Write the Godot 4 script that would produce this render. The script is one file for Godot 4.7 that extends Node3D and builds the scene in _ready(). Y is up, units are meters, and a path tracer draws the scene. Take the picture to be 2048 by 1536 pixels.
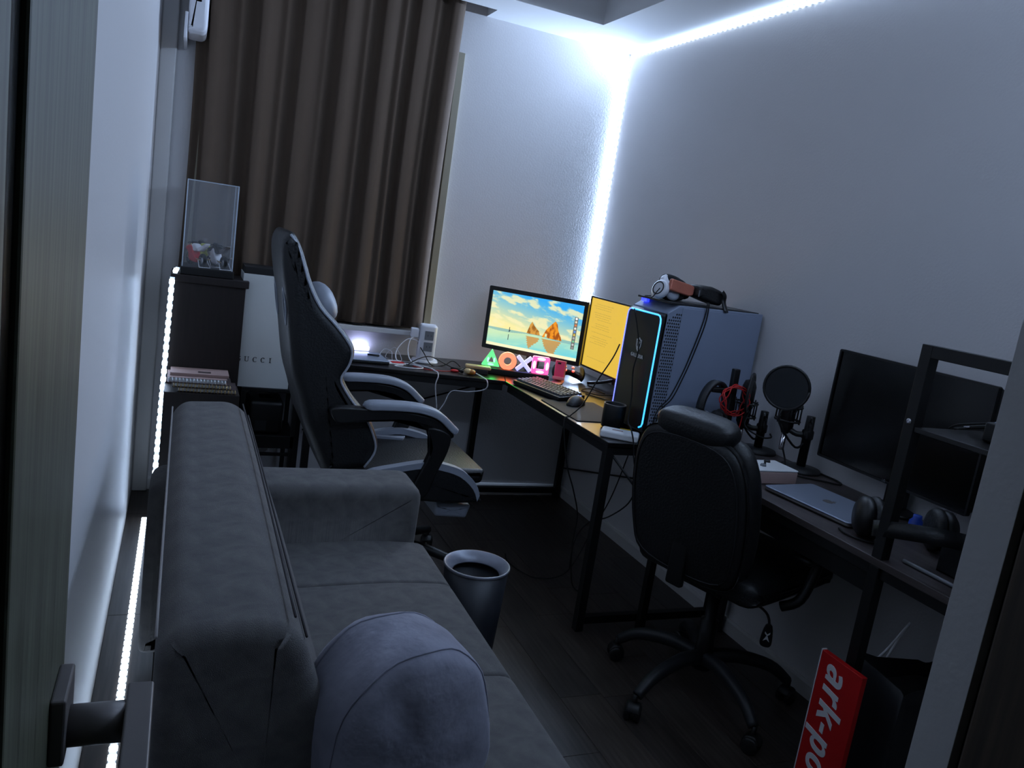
extends Node3D
# A dark study at night: LED tape along the walls, an L-shaped desk with monitors, two chairs and a sofa.

const Z_FAR := -3.925
const X_RIGHT := 2.1
const X_LEFT := -0.15
const CEIL := 2.447
const DESK := 0.745
const DESK_B := 0.765
const SCREEN_A := 0.10
const SCREEN_B := 0.08
const LED_V := 3.2
const LED_C := 2.7
const LED_D := 0.9
const LED_L := 0.08
const LED_F := 0.07

var mats := {}
var names := {}
var rng := RandomNumberGenerator.new()


func _ready() -> void:
	rng.seed = 7
	# camera
	var cam := Camera3D.new()
	cam.name = "camera"
	cam.transform = Transform3D(Basis(Vector3(0.91736214, 0.14716626, 0.3698497), Vector3(-0.06753463, 0.97321785, -0.21974095), Vector3(-0.39228278, 0.17660436, 0.90273203)), Vector3(0, 1.4, 0))
	cam.fov = 51.81
	cam.near = 0.02
	cam.far = 60.0
	add_child(cam)
	cam.current = true
	# night outside: no sky light
	var env := Environment.new()
	env.background_mode = Environment.BG_COLOR
	env.background_color = Color(0.012, 0.013, 0.016)
	env.tonemap_mode = Environment.TONE_MAPPER_LINEAR
	env.tonemap_exposure = 1.0
	env.sdfgi_enabled = true
	env.ssao_enabled = true
	env.ssil_enabled = true
	var we := WorldEnvironment.new()
	we.name = "world"
	we.environment = env
	add_child(we)
	make_materials()
	build_room()
	build_led_tapes()
	put_curtain()
	put_sofa()
	put_desk_corner()
	put_desk_shelf()
	put_cabinet()
	put_gaming_chair()
	put_office_chair()
	put_monitors()
	put_computer()
	put_headsets_on_computer()
	put_shape_lights()
	put_desk_things()
	put_far_desk_things()
	put_microphones()
	put_desk_b_things()
	put_cabinet_things()


# ---------------------------------------------------------------- meshes
class MB:
	var v := PackedVector3Array()
	var mark := 0

	func tri(a: Vector3, b: Vector3, c: Vector3) -> void:
		v.push_back(a)
		v.push_back(b)
		v.push_back(c)

	func quad(a: Vector3, b: Vector3, c: Vector3, d: Vector3) -> void:
		tri(a, b, c)
		tri(a, c, d)

	func turn_out() -> void: # makes the closed piece added last face outward
		var vol := 0.0
		for i in range(mark, v.size(), 3):
			vol += v[i].dot(v[i + 1].cross(v[i + 2]))
		if vol < 0.0:
			for i in range(mark, v.size(), 3):
				var t := v[i + 1]
				v[i + 1] = v[i + 2]
				v[i + 2] = t
		mark = v.size()

	func put(x: Transform3D) -> void: # moves everything added so far
		for i in v.size():
			v[i] = x * v[i]

	func add(o: MB, x := Transform3D()) -> MB:
		for p in o.v:
			v.push_back(x * p)
		mark = v.size()
		return self

	func mesh(smooth := false) -> ArrayMesh:
		var st := SurfaceTool.new()
		st.begin(Mesh.PRIMITIVE_TRIANGLES)
		st.set_smooth_group(0 if smooth else -1)
		for i in range(0, v.size(), 3):
			st.add_vertex(v[i])
			st.add_vertex(v[i + 2])
			st.add_vertex(v[i + 1])
		st.generate_normals()
		return st.commit()

	# box with rounded edges, centred on c
	func rbox(s: Vector3, r: float, n := 1, c := Vector3.ZERO, rot := Basis()) -> MB:
		var h := s * 0.5
		r = minf(r, minf(h.x, minf(h.y, h.z)) * 0.999)
		var hi := h - Vector3(r, r, r)
		var lists := []
		for ax in 3:
			var l := []
			for i in range(n, -1, -1):
				l.append(-(hi[ax] + r * tan(PI / 4 * i / n)))
			for i in range(0, n + 1):
				l.append(hi[ax] + r * tan(PI / 4 * i / n))
			lists.append(l)
		for ax in 3:
			var u := (ax + 1) % 3
			var w := (ax + 2) % 3
			for sg: float in [-1.0, 1.0]:
				var g := []
				for a: float in lists[u]:
					var row := []
					for b: float in lists[w]:
						var q := Vector3.ZERO
						q[ax] = h[ax] * sg
						q[u] = a
						q[w] = b
						var k := q.clamp(-hi, hi)
						row.append(c + rot * (k + (q - k).normalized() * r))
					g.append(row)
				for i in g.size() - 1:
					for j in g[0].size() - 1:
						if sg > 0:
							quad(g[i][j], g[i + 1][j], g[i + 1][j + 1], g[i][j + 1])
						else:
							quad(g[i][j], g[i][j + 1], g[i + 1][j + 1], g[i + 1][j])
		mark = v.size()
		return self

	# plain chamfered box between two corners
	func box(lo: Vector3, hi: Vector3, r := 0.002) -> MB:
		return rbox(hi - lo, r, 1, (lo + hi) * 0.5)

	# loft through closed rings
	func loft(rings: Array, caps := true, ring_closed := true) -> MB:
		var n: int = rings[0].size()
		for i in rings.size() - 1:
			for j in (n if ring_closed else n - 1):
				var k := (j + 1) % n
				quad(rings[i][j], rings[i][k], rings[i + 1][k], rings[i + 1][j])
		if caps:
			for e: int in [0, rings.size() - 1]:
				var c := Vector3.ZERO
				for p: Vector3 in rings[e]:
					c += p / n
				for j in n:
					if e == 0:
						tri(c, rings[e][(j + 1) % n], rings[e][j])
					else:
						tri(c, rings[e][j], rings[e][(j + 1) % n])
		turn_out()
		return self

	# turned shape round y; profile of (radius, height)
	func lathe(prof: Array, seg := 24, x := Transform3D()) -> MB:
		var rings := []
		for p: Vector2 in prof:
			var ring := []
			for j in seg:
				var a := TAU * j / seg
				ring.append(x * Vector3(maxf(p.x, 0.00005) * cos(a), p.y, maxf(p.x, 0.00005) * sin(a)))
			rings.append(ring)
		return loft(rings)

	# tube along points; radius may be an array
	func tube(pts: Array, rad, seg := 8, smooth_steps := 0) -> MB:
		var p := pts
		if smooth_steps > 0:
			p = MB.spline(pts, smooth_steps)
		var rings := []
		var up := Vector3.UP
		for i in p.size():
			var d: Vector3 = (p[mini(i + 1, p.size() - 1)] - p[maxi(i - 1, 0)]).normalized()
			var s := d.cross(up)
			if s.length() < 0.1:
				s = d.cross(Vector3(0.9, 0.1, 0.3))
			s = s.normalized()
			var t := s.cross(d).normalized()
			up = t
			var r: float = rad if not rad is Array else lerpf(rad[0], rad[1], float(i) / (p.size() - 1))
			var ring := []
			for j in seg:
				var a := TAU * j / seg
				ring.append(p[i] + (s * cos(a) + t * sin(a)) * r)
			rings.append(ring)
		return loft(rings)

	static func spline(pts: Array, steps: int) -> Array:
		var out := []
		for i in pts.size() - 1:
			var a: Vector3 = pts[maxi(i - 1, 0)]
			var b: Vector3 = pts[i]
			var c: Vector3 = pts[i + 1]
			var d: Vector3 = pts[mini(i + 2, pts.size() - 1)]
			for k in steps:
				out.append(b.cubic_interpolate(c, a, d, float(k) / steps))
		out.append(pts[-1])
		return out

	# flat outline in xy pushed along z from z0 to z1, with a small chamfer
	func slab(poly: PackedVector2Array, z0: float, z1: float, ch := 0.0, x := Transform3D()) -> MB:
		var idx := Geometry2D.triangulate_polygon(poly)
		var inner := poly
		if ch > 0.0:
			var cw := Geometry2D.is_polygon_clockwise(poly)
			inner = PackedVector2Array()
			var m := poly.size()
			for i in m:
				var e0 := (poly[i] - poly[(i + m - 1) % m]).normalized()
				var e1 := (poly[(i + 1) % m] - poly[i]).normalized()
				var n0 := Vector2(-e0.y, e0.x) * (-1.0 if cw else 1.0)
				var n1 := Vector2(-e1.y, e1.x) * (-1.0 if cw else 1.0)
				var b := (n0 + n1).normalized()
				inner.append(poly[i] + b * ch / maxf(0.5, b.dot(n0)))
		var lv := [[inner, z0], [poly, z0 + ch], [poly, z1 - ch], [inner, z1]] if ch > 0.0 else [[poly, z0], [poly, z1]]
		for i in range(0, idx.size(), 3):
			var a := inner[idx[i]]
			var b := inner[idx[i + 1]]
			var c := inner[idx[i + 2]]
			if (b - a).cross(c - a) < 0:
				var t := b
				b = c
				c = t
			tri(x * Vector3(a.x, a.y, z1), x * Vector3(b.x, b.y, z1), x * Vector3(c.x, c.y, z1))
			tri(x * Vector3(a.x, a.y, z0), x * Vector3(c.x, c.y, z0), x * Vector3(b.x, b.y, z0))
		var n := poly.size()
		var ccw := not Geometry2D.is_polygon_clockwise(poly)
		for l in lv.size() - 1:
			for i in n:
				var k := (i + 1) % n
				var p: Vector2 = lv[l][0][i]
				var q: Vector2 = lv[l][0][k]
				var p2: Vector2 = lv[l + 1][0][i]
				var q2: Vector2 = lv[l + 1][0][k]
				var za: float = lv[l][1]
				var zb: float = lv[l + 1][1]
				if ccw:
					quad(x * Vector3(p.x, p.y, za), x * Vector3(q.x, q.y, za), x * Vector3(q2.x, q2.y, zb), x * Vector3(p2.x, p2.y, zb))
				else:
					quad(x * Vector3(q.x, q.y, za), x * Vector3(p.x, p.y, za), x * Vector3(p2.x, p2.y, zb), x * Vector3(q2.x, q2.y, zb))
		mark = v.size()
		return self

	# frame: outline with a hole of the same number of points
	func frame(outer: PackedVector2Array, hole: PackedVector2Array, z0: float, z1: float, x := Transform3D()) -> MB:
		var n := outer.size()
		for i in n:
			var k := (i + 1) % n
			var o := [x * Vector3(outer[i].x, outer[i].y, z0), x * Vector3(outer[k].x, outer[k].y, z0), x * Vector3(outer[i].x, outer[i].y, z1), x * Vector3(outer[k].x, outer[k].y, z1)]
			var h := [x * Vector3(hole[i].x, hole[i].y, z0), x * Vector3(hole[k].x, hole[k].y, z0), x * Vector3(hole[i].x, hole[i].y, z1), x * Vector3(hole[k].x, hole[k].y, z1)]
			quad(o[2], o[3], h[3], h[2])
			quad(o[1], o[0], h[0], h[1])
			quad(o[0], o[1], o[3], o[2])
			quad(h[1], h[0], h[2], h[3])
		turn_out()
		return self


func at(p: Vector3, yaw := 0.0, pitch := 0.0, roll := 0.0) -> Transform3D:
	return Transform3D(Basis.from_euler(Vector3(pitch, yaw, roll)), p)


func rect2(w: float, h: float, r := 0.0, n := 4, c := Vector2.ZERO) -> PackedVector2Array:
	var out := PackedVector2Array()
	if r <= 0.0:
		for s in [Vector2(-1, -1), Vector2(1, -1), Vector2(1, 1), Vector2(-1, 1)]:
			out.append(c + Vector2(w, h) * 0.5 * s)
		return out
	for q in 4:
		var o: Vector2 = Vector2(w * 0.5 - r, h * 0.5 - r) * [Vector2(1, 1), Vector2(-1, 1), Vector2(-1, -1), Vector2(1, -1)][q]
		for i in n + 1:
			var a := PI / 2 * (q + float(i) / n)
			out.append(c + o + Vector2(cos(a), sin(a)) * r)
	return out


func ell2(rx: float, ry: float, n := 28, c := Vector2.ZERO) -> PackedVector2Array:
	var out := PackedVector2Array()
	for i in n:
		out.append(c + Vector2(cos(TAU * i / n) * rx, sin(TAU * i / n) * ry))
	return out


func blob(mb: MB, r: Vector3, c: Vector3, nu := 16, nv := 10, e := 1.0, rot := Basis()) -> MB: # superellipsoid
	var rings := []
	for i in nv + 1:
		var b := -PI / 2 + PI * i / nv
		var ring := []
		for j in nu:
			var a := TAU * j / nu
			var f := func(t: float) -> float: return signf(t) * pow(absf(t), e)
			var cb: float = maxf(f.call(cos(b)), 0.002)
			ring.append(c + rot * Vector3(r.x * cb * f.call(cos(a)), r.y * f.call(sin(b)), r.z * cb * f.call(sin(a))))
		rings.append(ring)
	return mb.loft(rings)


# ---------------------------------------------------------------- nodes
func numbered(called: String) -> String:
	names[called] = names.get(called, -1) + 1
	return called if names[called] == 0 else "%s_%03d" % [called, names[called]]


func meta(o: Node, label: String, category: String, group := "", kind := "") -> void:
	if label:
		o.set_meta("label", label)
	if category:
		o.set_meta("category", category)
	if group:
		o.set_meta("group", group)
	if kind:
		o.set_meta("kind", kind)


func thing(called: String, label: String, category: String, pos := Vector3.ZERO, yaw := 0.0, group := "") -> Node3D:
	var o := Node3D.new()
	o.name = numbered(called)
	add_child(o)
	o.position = pos
	o.rotation.y = yaw
	meta(o, label, category, group)
	return o


func part(parent: Node, called: String, m: Mesh, material: String, pos := Vector3.ZERO, rot := Vector3.ZERO, label := "") -> MeshInstance3D:
	var o := MeshInstance3D.new()
	o.name = numbered(called) if parent == self else called
	o.mesh = m
	o.material_override = null
	for i in m.get_surface_count():
		o.set_surface_override_material(i, mats[material])
	o.position = pos
	o.rotation = rot
	parent.add_child(o, true)
	if label:
		o.set_meta("label", label)
	return o


func single(called: String, m: Mesh, material: String, label: String, category: String, pos := Vector3.ZERO, yaw := 0.0, group := "") -> MeshInstance3D:
	var o := part(self, called, m, material, pos, Vector3(0, yaw, 0))
	meta(o, label, category, group)
	return o


func struct(called: String, m: Mesh, material: String, parent: Node = self) -> MeshInstance3D:
	var o := part(parent, called, m, material)
	if parent == self:
		o.set_meta("kind", "structure")
	return o


func mat(key: String, c: Color, rough := 0.6, metal := 0.0) -> StandardMaterial3D:
	var m := StandardMaterial3D.new()
	m.resource_name = key
	m.albedo_color = c
	m.roughness = rough
	m.metallic = metal
	mats[key] = m
	return m


func glow(key: String, c: Color, e: float, body := Color(0.9, 0.9, 0.9)) -> StandardMaterial3D:
	var m := mat(key, body, 0.5)
	m.emission_enabled = true
	m.emission = c
	m.emission_energy_multiplier = e
	return m


func noise_tex(freq: float, size := 256, octaves := 4, seed_ := 1, lo := Color(0.85, 0.85, 0.85), hi := Color.WHITE, bump := 0.0, kind := FastNoiseLite.TYPE_SIMPLEX_SMOOTH) -> NoiseTexture2D:
	var f := FastNoiseLite.new()
	f.seed = seed_
	f.noise_type = kind
	f.frequency = freq
	f.fractal_octaves = octaves
	var t := NoiseTexture2D.new()
	t.width = size
	t.height = size
	t.seamless = true
	t.noise = f
	if bump > 0.0:
		t.as_normal_map = true
		t.bump_strength = bump
	else:
		var g := Gradient.new()
		g.set_color(0, lo)
		g.set_color(1, hi)
		t.color_ramp = g
	return t


func tri_map(m: StandardMaterial3D, albedo: Texture2D, normal: Texture2D, scale: Vector3, ns := 1.0) -> void:
	m.uv1_triplanar = true
	m.uv1_scale = scale
	if albedo:
		m.albedo_texture = albedo
	if normal:
		m.normal_enabled = true
		m.normal_texture = normal
		m.normal_scale = ns


func text_mesh(s: String, size: float, depth: float, font := "Droid Sans", bold := 400) -> TextMesh:
	var f := SystemFont.new()
	f.font_names = PackedStringArray([font])
	f.font_weight = bold
	var t := TextMesh.new()
	t.text = s
	t.font = f
	t.font_size = 64
	t.pixel_size = size / 64.0
	t.depth = depth
	t.curve_step = 2.0
	return t


func area(parent: Node, called: String, size: Vector2, c: Color, e: float, x: Transform3D) -> void: # shines along -z of x
	var l := AreaLight3D.new()
	l.name = called
	l.area_size = size
	l.light_color = c
	l.light_energy = e
	l.shadow_enabled = true
	l.area_range = 12.0
	l.area_attenuation = 2.0
	l.transform = x
	parent.add_child(l, true)


# ---------------------------------------------------------------- materials
func make_materials() -> void:
	var fine := noise_tex(0.06, 256, 4, 3, Color.WHITE, Color.WHITE, 3.0)
	var weave := noise_tex(0.25, 256, 2, 5, Color.WHITE, Color.WHITE, 6.0)
	var grain := noise_tex(0.012, 512, 5, 9, Color(0.62, 0.6, 0.58), Color(1, 1, 1))
	var mottle := noise_tex(0.008, 256, 4, 12, Color(0.8, 0.8, 0.82), Color.WHITE)
	var m := mat("wall", Color(0.80, 0.79, 0.79), 0.85)
	tri_map(m, null, fine, Vector3(5, 5, 5), 0.10)
	m.uv1_world_triplanar = true
	m = mat("wall_sheen", Color(0.80, 0.79, 0.79), 0.4)
	tri_map(m, null, fine, Vector3(5, 5, 5), 0.10)
	m.uv1_world_triplanar = true
	mat("ceiling", Color(0.82, 0.82, 0.82), 0.9)
	mat("trim_white", Color(0.78, 0.77, 0.76), 0.35)
	mat("trim_beige", Color(0.55, 0.52, 0.44), 0.5)
	for i in 4:
		m = mat("plank_%d" % i, [Color(0.30, 0.265, 0.24), Color(0.27, 0.24, 0.22), Color(0.33, 0.29, 0.26), Color(0.29, 0.25, 0.225)][i], 0.42)
		tri_map(m, grain, null, Vector3(9, 9, 0.6))
		m.uv1_world_triplanar = true
		m.uv1_offset = Vector3(0.17 * i, 0, 0.31 * i)
	mat("underfloor", Color(0.05, 0.045, 0.04), 0.9)
	m = mat("door_wood", Color(0.45, 0.465, 0.39), 0.36)
	tri_map(m, grain, null, Vector3(14, 0.5, 14))
	m = mat("jamb_wood", Color(0.34, 0.28, 0.22), 0.55)
	tri_map(m, grain, null, Vector3(10, 0.5, 10))
	mat("black_glass", Color(0.015, 0.015, 0.018), 0.15)
	mat("steel_dark", Color(0.42, 0.40, 0.39), 0.5, 0.3)
	mat("chrome", Color(0.8, 0.8, 0.82), 0.15, 1.0)
	m = mat("sofa", Color(0.39, 0.38, 0.37), 0.95)
	tri_map(m, mottle, weave, Vector3(9, 9, 9), 0.5)
	m.rim_enabled = true
	m.rim = 0.25
	mat("thread", Color(0.18, 0.17, 0.18), 0.9)
	mat("thread_light", Color(0.6, 0.58, 0.57), 0.9)
	m = mat("pillow", Color(0.60, 0.60, 0.65), 0.9)
	tri_map(m, noise_tex(0.01, 256, 3, 21, Color(0.72, 0.72, 0.74), Color.WHITE), fine, Vector3(3.2, 3.2, 3.2), 0.3)
	m.rim_enabled = true
	m.rim = 0.4
	mat("pillow_side", Color(0.40, 0.38, 0.38), 0.95)
	m = mat("curtain", Color(0.35, 0.29, 0.24), 0.9)
	tri_map(m, null, weave, Vector3(14, 14, 14), 0.4)
	m = mat("sheer", Color(0.85, 0.85, 0.87), 0.9)
	m.backlight_enabled = true
	m.backlight = Color(0.3, 0.3, 0.3)
	mat("black_leather", Color(0.05, 0.055, 0.062), 0.5)
	tri_map(mats["black_leather"], null, fine, Vector3(6, 6, 6), 0.4)
	mat("black_fabric", Color(0.035, 0.036, 0.04), 0.9)
	mat("grey_leather", Color(0.55, 0.57, 0.61), 0.5)
	mat("piping", Color(0.62, 0.64, 0.68), 0.6)
	mat("black_metal", Color(0.03, 0.03, 0.033), 0.5, 0.2)
	mat("black_plastic", Color(0.028, 0.029, 0.032), 0.45)
	mat("dark_plastic", Color(0.10, 0.105, 0.115), 0.5)
	mat("grey_plastic", Color(0.42, 0.43, 0.45), 0.5)
	mat("white_plastic", Color(0.84, 0.84, 0.86), 0.35)
	mat("rubber", Color(0.02, 0.02, 0.02), 0.8)
	m = mat("desk_black", Color(0.085, 0.08, 0.078), 0.3)
	tri_map(m, grain, null, Vector3(3, 3, 3))
	m = mat("desk_brown", Color(0.30, 0.265, 0.26), 0.5)
	tri_map(m, grain, null, Vector3(6, 6, 0.6))
	m = mat("cabinet_wood", Color(0.13, 0.085, 0.075), 0.6)
	tri_map(m, grain, null, Vector3(8, 0.6, 8))
	mat("paper_white", Color(0.86, 0.86, 0.86), 0.7)
	mat("bag_white", Color(0.80, 0.81, 0.80), 0.45)
	mat("ink_black", Color(0.02, 0.02, 0.02), 0.6)
	mat("paper_grey", Color(0.3, 0.3, 0.3), 0.9)
	m = mat("acrylic", Color(0.95, 0.97, 1.0, 0.06), 0.03)
	m.transparency = BaseMaterial3D.TRANSPARENCY_ALPHA
	m = mat("acrylic_edge", Color(0.85, 0.9, 0.95, 0.45), 0.08)
	m.transparency = BaseMaterial3D.TRANSPARENCY_ALPHA
	m = mat("window_glass", Color(0.9, 0.95, 1.0, 0.12), 0.02)
	m.transparency = BaseMaterial3D.TRANSPARENCY_ALPHA
	mat("red", Color(0.72, 0.05, 0.06), 0.5)
	mat("red_cable", Color(0.75, 0.10, 0.10), 0.5)
	mat("green_cable", Color(0.25, 0.6, 0.3), 0.5)
	mat("yellow", Color(0.85, 0.68, 0.12), 0.5)
	mat("lime", Color(0.75, 0.78, 0.3), 0.45)
	mat("cream", Color(0.78, 0.68, 0.5), 0.5)
	mat("amber", Color(0.6, 0.38, 0.12), 0.4)
	mat("pink", Color(0.9, 0.3, 0.5), 0.4)
	mat("rose", Color(0.72, 0.42, 0.34), 0.3, 0.35)
	mat("alu", Color(0.62, 0.66, 0.73), 0.38, 0.6)
	mat("case_blue", Color(0.52, 0.56, 0.64), 0.45, 0.1)
	mat("screen_off", Color(0.012, 0.014, 0.016), 0.18)
	mat("blue", Color(0.10, 0.28, 0.7), 0.4)
	mat("cover_pink", Color(0.62, 0.52, 0.5), 0.7)
	mat("cover_dark", Color(0.25, 0.2, 0.2), 0.7)
	mat("spiral_silver", Color(0.8, 0.82, 0.85), 0.3, 0.9)
	mat("spiral_gold", Color(0.7, 0.62, 0.45), 0.35, 0.9)
	mat("mesh_grey", Color(0.09, 0.10, 0.11), 0.9)
	mat("bin_dark", Color(0.10, 0.11, 0.135), 0.45)
	mat("bin_rim", Color(0.55, 0.56, 0.60), 0.35, 0.3)
	mat("mouse_mat", Color(0.12, 0.12, 0.115), 0.8)
	mat("key_grey", Color(0.26, 0.27, 0.29), 0.5)
	glow("led_chip", Color(0.86, 0.93, 1.0), 6.0)
	glow("led_tape", Color(0.72, 0.84, 1.0), 1.0)
	glow("cyan_glow", Color(0.10, 0.62, 1.0), 2.2)
	glow("violet_glow", Color(0.45, 0.5, 1.0), 1.6)


# ---------------------------------------------------------------- the room
func build_room() -> void:
	var m := MB.new()
	m.box(Vector3(2.1, -0.02, -4.03), Vector3(2.2, 2.62, 0.1), 0.001)
	struct("wall_right", m.mesh(), "wall")
	m = MB.new()
	m.box(Vector3(-0.25, -0.02, -4.03), Vector3(-0.15, 2.62, 0.1), 0.001)
	struct("wall_left", m.mesh(), "wall_sheen")
	m = MB.new() # far wall round the window opening
	m.box(Vector3(-0.15, -0.02, -4.025), Vector3(0.03, 2.62, Z_FAR), 0.0005)
	m.box(Vector3(1.155, -0.02, -4.025), Vector3(2.1, 2.62, Z_FAR), 0.0005)
	m.box(Vector3(0.03, -0.02, -4.025), Vector3(1.155, 0.885, Z_FAR), 0.0005)
	m.box(Vector3(0.03, 2.22, -4.025), Vector3(1.155, 2.62, Z_FAR), 0.0005)
	struct("wall_far", m.mesh(), "wall")
	m = MB.new() # wall beside and above the doorway the picture is taken from
	m.box(Vector3(0.70, -0.02, -0.487), Vector3(2.1, 2.62, -0.446), 0.0005)
	m.box(Vector3(-0.15, 2.1, -0.487), Vector3(0.70, 2.62, -0.446), 0.0005)
	struct("wall_front", m.mesh(), "wall")
	m = MB.new() # low border, raised tray, curtain pocket
	m.box(Vector3(1.735, CEIL, -3.775), Vector3(2.1, 2.62, -0.487), 0.0005)
	m.box(Vector3(-0.15, CEIL, -3.775), Vector3(1.735, 2.62, -3.56), 0.0005)
	m.box(Vector3(1.28, CEIL, Z_FAR), Vector3(2.1, 2.62, -3.775), 0.0005)
	m.box(Vector3(-0.15, CEIL, -3.56), Vector3(0.25, 2.62, -0.487), 0.0005)
	m.box(Vector3(0.25, CEIL, -1.1), Vector3(1.735, 2.62, -0.487), 0.0005)
	m.box(Vector3(-0.25, 2.62, -4.03), Vector3(2.2, 2.70, 0.1), 0.0005)
	struct("ceiling", m.mesh(), "ceiling")
	# floor of single planks
	m = MB.new()
	m.box(Vector3(-0.25, -0.06, -4.03), Vector3(2.2, -0.012, 0.1), 0.0005)
	var floor_ := struct("floor", m.mesh(), "underfloor")
	var lens := [0.91, 0.55, 0.73]
	var shapes := []
	for l: float in lens:
		shapes.append(MB.new().rbox(Vector3(0.1488, 0.0118, l - 0.0012), 0.0012, 1).mesh())
	for i in 15:
		var z := -3.925 - rng.randf() * 0.5
		while z < 0.05:
			var k := rng.randi() % 3
			var l: float = lens[k]
			var z1 := minf(z + l, 0.1)
			if z < Z_FAR or z + l > 0.1:
				var z0 := maxf(z, Z_FAR)
				part(floor_, "plank", MB.new().rbox(Vector3(0.1488, 0.0118, z1 - z0 - 0.0012), 0.0012, 1).mesh(), "plank_%d" % (rng.randi() % 4), Vector3(-0.075 + 0.15 * i, -0.006, (z0 + z1) * 0.5))
			else:
				part(floor_, "plank", shapes[k], "plank_%d" % (rng.randi() % 4), Vector3(-0.075 + 0.15 * i, -0.006, z + l * 0.5))
			z += l
	# skirtings
	var prof := PackedVector2Array([Vector2(0, 0), Vector2(0.012, 0), Vector2(0.012, 0.05), Vector2(0.008, 0.06), Vector2(0, 0.06)])
	m = MB.new()
	m.slab(prof, 0.0, 3.43, 0.0, Transform3D(Basis(Vector3(-1, 0, 0), Vector3.UP, Vector3(0, 0, -1)), Vector3(2.1, 0, -0.49)))
	struct("baseboard_right", m.mesh(), "trim_white")
	m = MB.new()
	m.slab(prof, 0.0, 2.23, 0.0, Transform3D(Basis(Vector3(0, 0, 1), Vector3.UP, Vector3(-1, 0, 0)), Vector3(2.087, 0, Z_FAR)))
	struct("baseboard_far", m.mesh(), "trim_white")
	# glossy white pipe casing in the far left corner
	m = MB.new()
	m.rbox(Vector3(0.066, 2.447, 0.045), 0.008, 3, Vector3(-0.117, 1.2235, Z_FAR + 0.0225))
	struct("trim_1", m.mesh(true), "trim_white")
	# timber lining of the doorway on the right
	m = MB.new()
	m.box(Vector3(0.70, 0.0, -0.438), Vector3(0.80, 2.1, 0.1), 0.003)
	struct("trim_2", m.mesh(), "jamb_wood")
	m = MB.new()
	m.box(Vector3(0.712, 0.0, -0.446), Vector3(0.80, 2.1, -0.438), 0.0005)
	struct("trim_3", m.mesh(), "black_plastic")
	build_window()
	build_door()


func build_window() -> void:
	var w := Node3D.new()
	w.name = "window_1"
	add_child(w)
	w.set_meta("kind", "structure")
	var m := MB.new()
	m.box(Vector3(1.155, 0.885, Z_FAR), Vector3(1.192, 2.252, Z_FAR + 0.022), 0.002)
	m.box(Vector3(-0.005, 0.885, Z_FAR), Vector3(0.03, 2.252, Z_FAR + 0.022), 0.002)
	m.box(Vector3(0.03, 2.22, Z_FAR), Vector3(1.155, 2.252, Z_FAR + 0.022), 0.002)
	part(w, "casing", m.mesh(), "trim_beige")
	m = MB.new()
	m.box(Vector3(-0.02, 0.860, Z_FAR), Vector3(1.21, 0.885, Z_FAR + 0.105), 0.003)
	part(w, "sill", m.mesh(), "trim_white")
	m = MB.new()
	m.frame(rect2(1.125, 1.335), rect2(1.04, 1.24), 0.0, 0.03, at(Vector3(0.5925, 1.5525, -4.0)))
	m.box(Vector3(0.565, 0.92, -4.0), Vector3(0.62, 2.19, -3.97), 0.002)
	part(w, "window_frame", m.mesh(), "dark_plastic")
	for s: float in [-1.0, 1.0]:
		m = MB.new()
		m.box(Vector3(-0.25, -0.62, -0.003), Vector3(0.25, 0.62, 0.003), 0.0005)
		part(w, "pane", m.mesh(), "window_glass", Vector3(0.5925 + s * 0.272, 1.5525, -3.985))


func build_door() -> void:
	var d := Node3D.new()
	d.name = "door_1"
	add_child(d)
	d.set_meta("kind", "structure")
	var m := MB.new()
	m.box(Vector3(-0.115, 0.008, -0.752), Vector3(-0.075, 2.06, -0.468), 0.002)
	m.box(Vector3(-0.115, 0.008, -0.4235), Vector3(-0.075, 2.06, 0.06), 0.002)
	part(d, "leaf", m.mesh(), "door_wood")
	m = MB.new()
	m.box(Vector3(-0.112, 0.02, -0.468), Vector3(-0.079, 2.05, -0.4235), 0.0005)
	part(d, "dark_strip", m.mesh(), "black_glass")
	var h := part(d, "rosette", MB.new().rbox(Vector3(0.012, 0.06, 0.06), 0.002, 1).mesh(), "steel_dark", Vector3(-0.069, 0.95, -0.69))
	m = MB.new()
	m.lathe([Vector2(0, -0.008), Vector2(0.0175, -0.008), Vector2(0.0175, 0.05), Vector2(0, 0.05)], 24, Transform3D(Basis(Vector3.BACK, -PI / 2), Vector3(0, 0.0, 0)))
	part(h, "neck", m.mesh(true), "steel_dark", Vector3(0.006, -0.012, 0))
	part(h, "lever", MB.new().rbox(Vector3(0.022, 0.022, 0.145), 0.0025, 2).mesh(), "steel_dark", Vector3(0.060, -0.004, 0.042))


# ---------------------------------------------------------------- LED tapes
func tape(t: Node3D, pts: Array, face: Array, gap: float) -> void: # a silicone tape along pts with one chip every gap
	var chip := MB.new().rbox(Vector3(0.021, 0.021, 0.007), 0.0034, 2).mesh(true)
	for i in pts.size() - 1:
		var a: Vector3 = pts[i]
		var b: Vector3 = pts[i + 1]
		var n: Vector3 = face[i]
		var y := (b - a).normalized()
		var fr := Basis(y.cross(n), y, n)
		var l := a.distance_to(b)
		part(t, "tape", MB.new().rbox(Vector3(0.017, l + 0.004, 0.004), 0.001, 1, Vector3(0, l * 0.5, 0)).mesh(), "led_tape", a, fr.get_euler())
		var k := int(l / gap)
		for j in k:
			part(t, "led_chip", chip, "led_chip", a + y * (gap * (j + 0.5)) + n * 0.003, fr.get_euler())


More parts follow.
